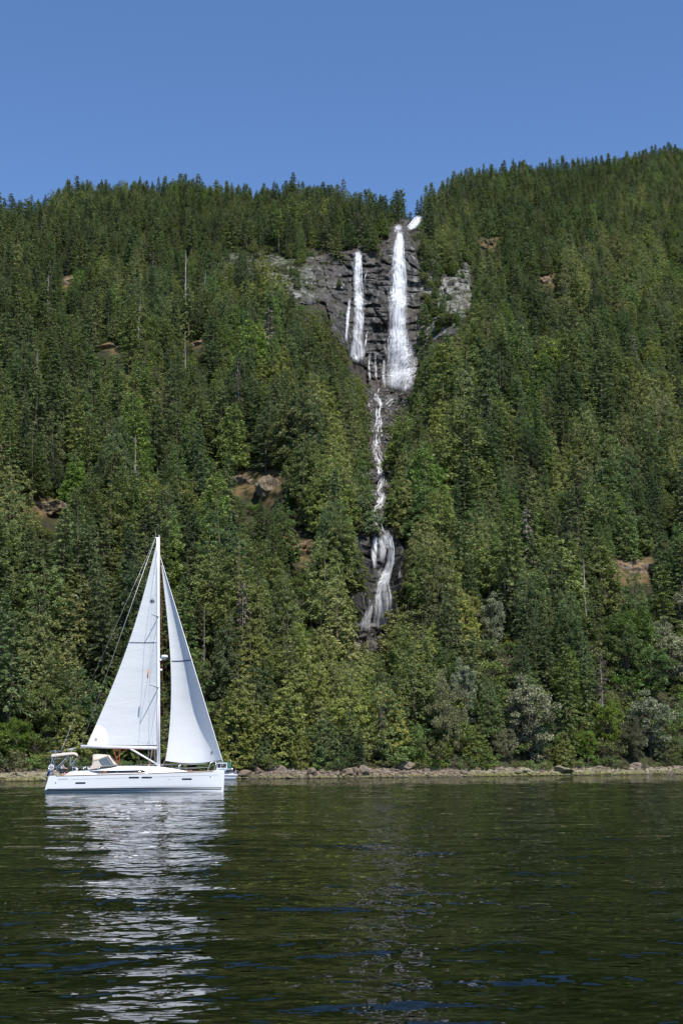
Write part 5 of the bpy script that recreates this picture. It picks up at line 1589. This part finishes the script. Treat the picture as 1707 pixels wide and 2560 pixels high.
MB().tube([(gx_ - .02, 0, gz), (mast_x(gz), 0, gz)], .06, 8).build('gooseneck', M_STEEL, boom)
def on_boom(cx):
    k = (gx_ - bx(cx)) / (gx_ - BEND[0]); return Vector((bx(cx), BEND[1] * k, gz - .02 + (BEND[2] - gz + .02) * k))
MB().tube([on_boom(545) - Vector((0, .02, .13)), on_boom(760) - Vector((0, .02, .13))], .018, 5).build('boom_rope', M_RED, boom)
MB().tube([on_boom(665) - Vector((0, 0, .1)), (mast_x(2.2) - .12, 0, bz(828))], [.07, .055], 10).build('boom_vang', M_ALU, boat, True)
sheet = MB().tube([on_boom(545) - Vector((0, .03, .12)), (bx(580), 0, bz(832))], .02, 5).build('mainsheet', M_RED, boat)
MB().tube([on_boom(592) - Vector((0, .03, .12)), (bx(588), 0, bz(832))], .02, 5).build('mainsheet_fall', M_RED, sheet)
MB().tube([on_boom(825) - Vector((0, .05, .1)), (bx(790), -.8, bz(880))], .016, 5).build('preventer_line', M_RED, boat)
MB().tube([on_boom(838) - Vector((0, .05, .08)), (bx(842), -.2, bz(838))], .014, 5).build('reefing_line', M_WIRE, boat)
rail('spare_halyard', [(mast_x(19.4) + .16, -.05, 19.4), (bx(905), -.25, bz(780)), (bx(905), -.3, bz(850))], .005, M_RED)
rail('mast_halyard', [(mast_x(6.6) + .02, -.098, 6.6), (mast_x(2) + .02, -.098, 2.1)], .009, M_RED)

# spreaders and shrouds
CHX, CHY = bx(795), 1.95
rig = {}
for sd in (-1, 1):
    t1 = Vector((mast_x(7.95) - .72, sd * 1.25, 8.12)); t2 = Vector((mast_x(13.45) - .55, sd * .95, 13.6))
    for nm_, z_, tp in (('spreader', 7.95, t1), ('spreader', 13.45, t2)):
        MB().tube([(mast_x(z_), sd * .06, z_), tp], [(.075, .03), (.05, .02)], 8).build(nm_, M_ALU, boat, True)
    ch = Vector((CHX, sd * (beam(s_of(795)) - .12), sheer(s_of(795))))
    top = Vector((mast_x(19.3), sd * .06, 19.3))
    for pts in ([ch, t1, t2, top], [ch + Vector((.05, 0, 0)), Vector((mast_x(7.8), sd * .07, 7.8))], [t1, Vector((mast_x(13.3), sd * .07, 13.3))]):
        rail('shroud', pts, .011, M_WIRE)
MB().tube([(mast_x(9) - .80, -1.17, 9.25), (mast_x(9) - .83, -1.19, 8.6)], .05, 8).build('radar_reflector', M_ORANGE, boat, True)
rail('topping_lift', [(MTOPX - .2, 0, MZ1 + .02), BEND], .016, M_WIRE)
bs_ = rail('backstay', [(MTOPX - .22, 0, MZ1 + .02), (bx(250), 0, 5.2)], .007, M_WIRE)
for sd in (-1, 1): rail('backstay_leg', [(bx(250), 0, 5.2), (bx(122), sd * 1.5, sheer(0))], .006, M_WIRE, bs_)
TACK = Vector((bx(1320), 0, bz(810))); JHEAD = Vector((mast_x(18.3) + .14 , 0, 18.35))
furl = MB().tube([Vector((bx(1326), 0, bz(868))), TACK, JHEAD], [.022, .03, .018], 8).build('furling_forestay', M_ALU, boat, True)
MB().lathe([(.09, -.07), (.11, -.05), (.07, 0), (.11, .05), (.09, .07)], (bx(1325), 0, bz(848)), 14).build('furling_drum', M_BLACK, furl)
MB().prism([(bx(1275), bz(876)), (bx(1318), bz(870)), (bx(1345), bz(873)), (bx(1345), bz(880)), (bx(1290), bz(882))], -.06, .06).build('anchor_roller', M_STEEL, boat)
rd = MB().lathe([(.20, -.10), (.26, -.08), (.27, .02), (.24, .09), (.12, .13), (0.001, .135)], (mast_x(10.3) + .48, -.02, 10.36), 20).build('radar_dome', M_WHITEP, boat, True)
MB().prism([(mast_x(10.1) + .1, 10.02), (mast_x(10.1) + .1, 10.2), (mast_x(10.1) + .62, 10.26), (mast_x(10.1) + .62, 10.22)], -.1, .06).build('radar_bracket', M_ALU, rd)
MB().lathe([(.06, -.08), (.09, -.06), (.09, .04), (.05, .08)], (mast_x(9.3) + .22, -.02, 9.33), 12).build('steaming_light', M_WHITEP, boat, True)

# ------------------------------------------------------------------ sails
def sail_surface(luff, leech, theta, twist, camber, nu=34, nv=60, pos=.42, belly=None):
    """v up the luff, u from the luff to the leech; the belly lies away from the wind"""
    G = []
    for j in range(nv):
        v = j / (nv - 1); a = luff(v); xl, zl = leech(v)
        ch = a.x - xl
        row = []
        th = theta + twist * v
        cam_ = camber * (1 - .25 * v) * (1.0 if camber < .1 else .50 + .50 * float(sstep(0.0, .32, v)))
        for i in range(nu):
            u = i / (nu - 1)
            c = cam_ * ch * ((u / pos) * (2 - u / pos) if u < pos else (1 - ((u - pos) / (1 - pos)) ** 2))
            y = a.y + u * ch * math.tan(th) + c
            row.append(Vector((a.x - u * ch, y, a.z + (zl - a.z) * u)))
        G.append(row)
    return G
def at_uv(G, u, v):
    nv, nu = len(G), len(G[0]); a = min(max(v, 0), 1) * (nv - 1.001); b = min(max(u, 0), 1) * (nu - 1.001)
    i, j = int(a), int(b); fa, fb = a - i, b - j
    return (G[i][j] * (1 - fa) * (1 - fb) + G[i + 1][j] * fa * (1 - fb) + G[i][j + 1] * (1 - fa) * fb + G[i + 1][j + 1] * fa * fb)
def norm_uv(G, u, v):
    e_ = .02
    d1 = at_uv(G, min(1, u + e_), v) - at_uv(G, max(0, u - e_), v); d2 = at_uv(G, u, min(1, v + e_)) - at_uv(G, u, max(0, v - e_))
    n_ = d1.cross(d2)
    if n_.length < 1e-6: return Vector((0, -1, 0))
    n_.normalize()
    return n_ if n_.y < 0 else -n_
def on_sail(G, u, v, off=.012): return at_uv(G, u, v) + norm_uv(G, u, v) * off
def sail_strip(name, mat, parent, G, uv, w, off=.012):
    P = [[on_sail(G, u, v + w, off) for u, v in uv], [on_sail(G, u, v - w, off) for u, v in uv]]
    return MB().grid(P).build(name, mat, parent, True)

HZ_, TZ_ = 19.15, bz(694)
m_luff = lambda v: Vector((mast_x(TZ_ + (HZ_ - TZ_) * v) - .12, .0, TZ_ + (HZ_ - TZ_) * v))
CLX, CLZ = bx(357), bz(686)
def m_leech(v):
    z_ = CLZ + (HZ_ - CLZ) * v
    x = CLX + (mast_x(HZ_) - .15 - CLX) * v + .48 * math.sin(math.pi * v) ** 1.0
    return min(x, mast_x(z_) - .13), z_
GM = sail_surface(m_luff, m_leech, R(9), R(9), .075, 34, 70)
main_sail = MB().grid(GM).build('mainsail', M_SAIL, boat, True)
for k in range(11):
    v0 = .045 + k * .088
    uv = [(i / 20, v0 + .05 * (0.35 - i / 20) * (1 - v0)) for i in range(21)]
    sail_strip('panel_seam', M_SEAM, main_sail, GM, uv, .0014, .006)
sail_strip('draft_stripe', M_NAVY, main_sail, GM, [(.02 + .96 * i / 20, (11.46 - TZ_) / (HZ_ - TZ_)) for i in range(21)], .0022, .012)
# corner patch at the clew
P = []
for r_ in (0.0, .35, .7, 1.0):
    P.append([])
    for q in range(13):
        a = (q / 12) * math.pi / 2
        P[-1].append(on_sail(GM, 1 - .285 * r_ * math.cos(a) , .098 * r_ * math.sin(a), .007))
MB().grid(P).build('clew_patch', M_PATCH, main_sail, True)
def ring_mark(G, u, v, r_, mat, parent, name):
    c = on_sail(G, u, v, .014); n_ = norm_uv(G, u, v); a1 = n_.cross(Vector((0, 0, 1))).normalized(); a2 = n_.cross(a1)
    return MB().tube([c + a1 * r_ * math.cos(k * math.pi / 8) + a2 * r_ * math.sin(k * math.pi / 8) for k in range(17)], .022, 5, caps=False).build(name, mat, parent)
ring_mark(GM, .905, .026, .07, M_BLACK, main_sail, 'sailmaker_mark')
def uv_of(G, x, z_):
    best = None
    for j in range(0, 201):
        v = j / 200
        p = at_uv(G, .5, v)
        if best is None or abs(p.z - z_) < best[0]: best = (abs(p.z - z_), v)
    v = best[1]; b2 = min(range(101), key=lambda i: abs(at_uv(G, i / 100, v).x - x))
    return b2 / 100, v
su, sv = uv_of(GM, bx((375.2 - 90) * 2.851) - .12, 14.68)
c = on_sail(GM, su, sv, .014); n_ = norm_uv(GM, su, sv); a1 = Vector((0, 0, 1)).cross(n_).normalized(); a2 = n_.cross(a1)
vs = []; fs = []
for k in range(8):
    a = k * math.pi / 4; L = .36 if k % 2 == 0 else .24; w = .04
    d = a1 * math.cos(a) + a2 * math.sin(a); e_ = -a1 * math.sin(a) + a2 * math.cos(a); b = len(vs)
    vs += [c, c + d * .10 + e_ * w, c + d * L, c + d * .10 - e_ * w]; fs.append((b, b + 1, b + 2, b + 3))
MB().add(vs, fs).build('star_emblem', M_BLACK, main_sail)
for k in range(3): MB().tube([on_sail(GM, u_, .012) for u_ in (.06 + .07 * k, .065 + .07 * k)], .025, 5).build('reef_eyelet', M_BLACK, main_sail)

J0 = TACK + Vector((-.04, .02, .12)); J1 = TACK + (JHEAD - TACK) * .955 + Vector((-.03, .02, 0))
j_luff = lambda v: J0 + (J1 - J0) * v
JCX, JCZ = bx(915), bz(800)
def j_leech(v):
    z_ = JCZ + (J1.z - .08 - JCZ) * v
    x = JCX + (J1.x - .06 - JCX) * v + .62 * math.sin(math.pi * v ** .85) * (1 - .15 * v)
    return min(x, (J0 + (J1 - J0) * v).x - .02), z_
def j_theta(v): return 0
GJ = sail_surface(j_luff, j_leech, R(19), R(9), .285, 44, 80, .34)
for row_ in (0, 1, 2, 3, 4, 5, 6, 7, 8):                # round of the foot
    for i, p in enumerate(GJ[row_]):
        u = i / (len(GJ[0]) - 1); p.z -= .22 * math.sin(math.pi * u) * (1 - row_ / 9) ** 1.5
jib = MB().grid(GJ).build('jib', M_SAIL, boat, True)
sail_strip('draft_stripe', M_NAVY, jib, GJ, [(.02 + .93 * i / 24, .506) for i in range(25)], .0026, .014)
for v0 in (.28, .62, .8):
    sail_strip('panel_seam', M_SEAM, jib, GJ, [(i / 20, v0) for i in range(21)], .0012, .007)
ring_mark(GJ, .14, .04, .075, M_BLACK, jib, 'sailmaker_mark')
MB().tube([at_uv(GJ, 1, 0), (bx(880), 1.2, bz(850)), (bx(600), 1.4, bz(862))], .012, 5).build('jib_sheet', M_WIRE, boat)
# ================================================================== people
M_SKIN = plain('skin', (0.52, 0.31, 0.22), 0.6)
M_HAIR = plain('hair', (0.12, 0.07, 0.035), 0.8)
M_STRAW = plain('straw_hat', (0.50, 0.34, 0.16), 0.9)
M_TANK = plain('white_cotton', (0.75, 0.75, 0.77), 0.9)
M_SHORT = plain('black_cotton', (0.02, 0.02, 0.025), 0.9)
M_SHIRTB = plain('blue_shirt', (0.03, 0.16, 0.50), 0.9)
M_KHAKI = plain('tan_shorts', (0.40, 0.33, 0.24), 0.9)

def skin_body(name, mat, V, E, rad, parent=None, sub=2):
    me = bpy.data.meshes.new(name); me.from_pydata([tuple(v) for v in V], E, []); me.update()
    o = bpy.data.objects.new(name, me); COL.objects.link(o)
    sk = o.modifiers.new('skin', 'SKIN'); sk.use_smooth_shade = True
    sv = me.skin_vertices[0].data
    for i, r_ in enumerate(rad): sv[i].radius = r_ if isinstance(r_, tuple) else (r_, r_)
    sv[0].use_root = True
    o.modifiers.new('smooth', 'SUBSURF').levels = sub; o.modifiers['smooth'].render_levels = sub
    me.materials.append(mat)
    if parent: o.parent = parent
    return o

def figure(name, label, joints, scale, loc, yaw, top_mat, short_mat, hat):
    """joints: named points, facing +x, feet at z 0; one continuous body, clothes and head pieces as children"""
    J = joints; V = []; E = []; Rd = []; idx = {}
    def v(n_, p, r_): idx[n_] = len(V); V.append(Vector(p) * scale); Rd.append(r_ * scale); return idx[n_]
    def e(a, b): E.append((idx[a], idx[b]))
    v('pelvis', J['pelvis'], .125); v('waist', J['waist'], .115); v('chest', J['chest'], .135); v('neck0', J['neck'], .06)
    hd = Vector(J['head'])
    v('jaw', hd + Vector((.02, 0, -.05)), .075); v('skull', hd + Vector((.0, 0, .045)), .092); v('crown', hd + Vector((-.01, 0, .10)), .075)
    for a, b in (('pelvis', 'waist'), ('waist', 'chest'), ('chest', 'neck0'), ('neck0', 'jaw'), ('jaw', 'skull'), ('skull', 'crown')): e(a, b)
    for sd, t_ in ((1, 'l'), (-1, 'r')):
        sh = Vector(J['chest']) + Vector((0, sd * .17, .07)); el = Vector(J['elbow_' + t_]); wr = Vector(J['hand_' + t_])
        v('sh' + t_, sh, .055); v('el' + t_, el, .042); v('wr' + t_, wr, .03)
        e('chest', 'sh' + t_); e('sh' + t_, 'el' + t_); e('el' + t_, 'wr' + t_)
        d = (wr - el).normalized(); side = Vector((0, 1, 0)) - d * d.y
        side = side.normalized() if side.length > .1 else Vector((0, 0, 1)); dn = Vector((0, 0, -1))
        v('palm' + t_, wr + d * .07, .032); e('wr' + t_, 'palm' + t_)
        for k in range(4):
            b0 = wr + d * .10 + side * (.027 - .018 * k); L = (.055, .065, .06, .045)[k]
            v('f%d%s' % (k, t_), b0, .0095); v('g%d%s' % (k, t_), b0 + d * L * .5 + dn * .012, .009); v('h%d%s' % (k, t_), b0 + d * L * .75 + dn * .04, .008)
            e('palm' + t_, 'f%d%s' % (k, t_)); e('f%d%s' % (k, t_), 'g%d%s' % (k, t_)); e('g%d%s' % (k, t_), 'h%d%s' % (k, t_))
        v('th' + t_, wr + d * .06 + side * sd * -.045 + dn * .01, .0105); v('tt' + t_, wr + d * .09 + side * sd * -.05 + dn * .035, .009)
        e('palm' + t_, 'th' + t_); e('th' + t_, 'tt' + t_)
        hp_ = Vector(J['pelvis']) + Vector((0, sd * .09, -.05))
        v('hip' + t_, hp_, .095); v('kn' + t_, J['knee_' + t_], .06); v('an' + t_, J['ankle_' + t_], .04)
        v('toe' + t_, Vector(J['ankle_' + t_]) + Vector((.17, 0, -.045)), .032)
        e('pelvis', 'hip' + t_); e('hip' + t_, 'kn' + t_); e('kn' + t_, 'an' + t_); e('an' + t_, 'toe' + t_)
    body = skin_body(name, M_SKIN, V, E, Rd)
    body.location = loc; body.rotation_euler = (0, 0, yaw)
    P3 = lambda p: Vector(p) * scale
    # clothes: shells a little larger than the body
    tv = [P3(J['pelvis']) + Vector((0, 0, .02)), P3(J['waist']), P3(J['chest']), P3(Vector(J['chest']) + Vector((0, .13, .07))), P3(Vector(J['chest']) + Vector((0, -.13, .07)))]
    skin_body('top', top_mat, tv, [(0, 1), (1, 2), (2, 3), (2, 4)], [.195 * scale, .18 * scale, .20 * scale, .10 * scale, .10 * scale], body, 2)
    sv_ = [P3(J['pelvis'])]; se = []; sr = [.185 * scale]
    for sd, t_ in ((1, 'l'), (-1, 'r')):
        h_ = P3(Vector(J['pelvis']) + Vector((0, sd * .09, -.05))); k_ = P3(J['knee_' + t_]); n0 = len(sv_)
        sv_ += [h_, h_ + (k_ - h_) * .62]; se += [(0, n0), (n0, n0 + 1)]; sr += [.135 * scale, .115 * scale]
    skin_body('shorts', short_mat, sv_, se, sr, body, 2)
    H = P3(J['head'])
    hr = MB(); hr.lathe([(.098 * scale, -.03 * scale), (.106 * scale, .04 * scale), (.095 * scale, .10 * scale), (.05 * scale, .145 * scale), (.001, .155 * scale)], H + Vector((-.018, 0, .01)), 16)
    hr.build('hair', M_HAIR, body, True)
    for sd in (-1, 1):
        MB().lathe([(.004, -.006), (.012, 0), (.004, .006)], H + Vector((.088, sd * .034, .045)) * scale, 8).build('eye', M_BLACK, body, True)
        MB().lathe([(.008, -.03), (.02, 0), (.01, .03)], H + Vector((0, sd * .094, .03)) * scale, 8).build('ear', M_SKIN, body, True)
    MB().add([H + Vector(p) * scale for p in ((.088, -.014, .035), (.088, .014, .035), (.118, 0, .005), (.088, -.016, .0), (.088, .016, .0))], [(0, 1, 2), (0, 2, 3), (1, 4, 2), (3, 2, 4)]).build('nose', M_SKIN, body)
    MB().box(H.x + .083 * scale, H.x + .09 * scale, -.024 * scale, .024 * scale, H.z - .042 * scale, H.z - .032 * scale).build('mouth', plain('lips', (.35, .12, .10), .6), body)
    if hat:
        MB().lathe([(.20 * scale, .062 * scale), (.19 * scale, .07 * scale), (.108 * scale, .085 * scale), (.10 * scale, .16 * scale), (.06 * scale, .185 * scale), (.001, .188 * scale)], H + Vector((0, 0, .01)), 20).build('sun_hat', M_STRAW, body, True)
    tag(body, label, 'person')
    return body

stand = dict(pelvis=(0, 0, .93), waist=(.01, 0, 1.08), chest=(.02, 0, 1.30), neck=(.03, 0, 1.46), head=(.05, 0, 1.57),
             elbow_l=(.10, .26, 1.10), hand_l=(.32, .22, 1.02), elbow_r=(.12, -.26, 1.10), hand_r=(.34, -.22, 1.04),
             knee_l=(.04, .11, .50), ankle_l=(-.02, .12, .08), knee_r=(.06, -.11, .50), ankle_r=(.02, -.12, .08))
def boat_world(p): return Matrix.LocRotScale(boat.location, boat.rotation_euler, None) @ Vector(p)
figure('person', 'person in straw hat, white tank top and black shorts steering the yacht', stand, 0.97, boat_world((bx(196), -.86, .80)), BYAW, M_TANK, M_SHORT, True)

# ================================================================== anchored motorboat
M_CGEL = plain('motorboat_white', (0.74, 0.75, 0.77), 0.35, var=0.04)
M_CGREY = plain('motorboat_grey', (0.40, 0.42, 0.46), 0.4)
M_GREENC = plain('green_canvas', (0.015, 0.17, 0.10), 0.85)
M_TARP = plain('grey_tarp', (0.20, 0.25, 0.28), 0.8, var=0.15)
CYd = 238.0
CT_, _ = pix_te(553.7, 1948.0); CT_ = float(CT_)
mboat = empty('motorboat', (CT_ * CYd, CYd, 0.0), (0, 0, math.atan(-CT_)))
tag(mboat, 'white cabin motorboat with green canvas back, anchored close to the beach', 'motorboat')
def mx(cx): return (cx - 740) / 234.0 + 0.9      # close view 15.68 px per photograph pixel, origin near midships
def mz(cyy): return (985 - cyy) / 234.0
CL0, CL1 = mx(1150), mx(1150) - 7.6
rows_ = []
for i in range(26):
    s_ = i / 25; x = CL0 + (CL1 - CL0) * s_
    b = 1.3 * (1 - max(0, (s_ - .45) / .56) ** 2.4) + .02
    sh = .84 + .45 * s_ ** 1.6
    h_ = []
    for (f, w) in ((1, 1.0), (.86, 1.02), (.82, .96), (.45, .93), (.12, .88), (0, .82), (-.25, .4), (-.3, 0)):
        dx_ = -(.42 * (1 - f)) * (1 - s_) + (.5 * (1 - max(0, f))) * s_
        h_.append((x + dx_, -b * w, sh * f if f > 0 else f))
    rows_.append(h_ + [(q[0], -q[1], q[2]) for q in reversed(h_[:-1])])
mb = MB().grid(rows_); mb.f.append(tuple(range(14, -1, -1))); mb.f.append(tuple(range(25 * 15, 26 * 15)))
chull = mb.build('hull', M_CGEL, mboat, True)
m = chull.modifiers.new('edges', 'EDGE_SPLIT'); m.split_angle = R(30)
MB().grid([[(r_[1][0], r_[1][1] - .012, r_[1][2] - .03) for r_ in rows_], [(r_[2][0], r_[2][1] - .02, r_[2][2] - .05) for r_ in rows_]]).build('rub_rail', M_CGREY, chull, solid=.02)
MB().grid([[(r_[0][0], r_[0][1] * q, r_[0][2] - .02) for q in (-1, 0, 1)] for r_ in rows_[8:]]).build('foredeck', M_CGEL, mboat)
MB().box(mx(660), mx(1110), -1.15, 1.15, .40, .46).build('cockpit_floor', M_CGREY, mboat)
cab = MB().prism([(mx(300), mz(640)), (mx(345), mz(560)), (mx(370), mz(350)), (mx(420), mz(335)), (mx(740), mz(335)), (mx(750), mz(560)), (mx(700), mz(780)), (mx(300), mz(760))], -1.0, 1.0).build('cabin', M_CGEL, mboat)
for sd in (-1, 1):
    for (a, b) in ((378, 505), (520, 715)):
        MB().box(mx(a), mx(b), sd * 1.0 - .012, sd * 1.0 + .012, mz(530), mz(372)).build('side_window', M_GLASS, cab)
MB().add([(mx(356) , -.9, mz(545)), (mx(372) - .06, -.9, mz(370)), (mx(372) - .06, .9, mz(370)), (mx(356), .9, mz(545))], [(0, 1, 2, 3)]).build('windscreen', M_GLASS, cab, solid=.02)
P = [[(mx(cx), -1.02 * math.cos(math.pi * q / 10), mz(cz) + (.05 * math.sin(math.pi * q / 10))) for q in range(11)] for cx, cz in ((690, 332), (745, 328), (820, 334), (880, 352), (905, 400))]
cv = MB().grid(P).build('canvas_top', M_GREENC, mboat, True, solid=.02)
for sd in (-1, 1):
    MB().add([(mx(752), sd * 1.02, mz(335)), (mx(882), sd * 1.02, mz(352)), (mx(910), sd * 1.02, mz(410)), (mx(915), sd * 1.02, mz(525)), (mx(755), sd * 1.02, mz(535))], [(0, 1, 2, 3, 4)]).build('canvas_side', M_GREENC, cv, solid=.015)
    MB().add([(mx(785), sd * 1.045, mz(400)), (mx(880), sd * 1.045, mz(400)), (mx(890), sd * 1.045, mz(490)), (mx(790), sd * 1.045, mz(500))], [(0, 1, 2, 3)]).build('canvas_window', M_CLEAR, cv, solid=.01)
    mb = MB()
    for cx in (780, 815, 850, 890, 935, 985, 1040, 1090): mb.tube([(mx(cx), sd * 1.22, mz(800)), (mx(cx), sd * 1.22, mz(660))], .018, 5)
    mb.tube([(mx(690), sd * 1.22, mz(660)), (mx(1120), sd * 1.2, mz(665))], .02, 6)
    mb.build('side_rail', M_STEEL, mboat)
MB().box(mx(760), mx(1000), -1.16, -1.12, .80, 1.12).build('rail_dodger_cloth', M_CGEL, mboat)
MB().box(mx(1000), mx(1010), -1.1, 1.1, .45, .95).build('transom_seat_back', M_CGEL, mboat)
MB().tube([(mx(890), -.8, mz(520)), (mx(890), -.8, mz(220))], .014, 5).build('radio_antenna', M_WHITEP, mboat)
mb = MB(); mb.lathe([(.09, -.2), (.16, -.1), (.17, .08), (.11, .2)], (mx(935), -.75, mz(590)), 12); mb.build('outboard_motor', M_CGEL, mboat, True)
MB().box(mx(925), mx(948), -.80, -.70, mz(780), mz(640)).build('outboard_leg', M_BLACK, mboat)
# covered dinghy lashed along the side
P = []
for i in range(18):
    s_ = i / 17; x = mx(440) + (mx(890) - mx(440)) * s_; r_ = (.05 + .17 * math.sin(math.pi * min(1, s_ * .62 + .1)) ** .8) * (1 if s_ < .95 else .7)
    P.append([(x, -1.22 - .3 * r_ / .2 * math.cos(2 * math.pi * q / 12), mz(612) + .03 * math.sin(s_ * 9) + r_ * 1.05 * math.sin(2 * math.pi * q / 12)) for q in range(13)])
dg = MB().grid(P).build('covered_dinghy', M_TARP, None, True)
dg.matrix_world = Matrix.LocRotScale(mboat.location, mboat.rotation_euler, None)
tag(dg, 'small dinghy under grey tarpaulin lashed to the side of the motorboat', 'dinghy')
sit = dict(pelvis=(0, 0, .48), waist=(.01, 0, .64), chest=(.03, 0, .86), neck=(.05, 0, 1.02), head=(.07, 0, 1.13),
           elbow_l=(.12, .26, .66), hand_l=(.32, .18, .60), elbow_r=(.12, -.26, .66), hand_r=(.32, -.18, .60),
           knee_l=(.42, .12, .50), ankle_l=(.45, .12, .08), knee_r=(.42, -.12, .50), ankle_r=(.45, -.12, .08))
mw = Matrix.LocRotScale(mboat.location, mboat.rotation_euler, None) @ Vector((mx(1085), -.6, .47))
figure('person', 'person in blue shirt sitting at the stern of the motorboat', sit, 1.0, mw, math.atan(-CT_) + math.pi, M_SHIRTB, M_KHAKI, False)
MB().box(mx(1085) - .22, mx(1085) + .22, -1.1, 1.1, .46, .86).build('stern_bench', M_CGEL, mboat)
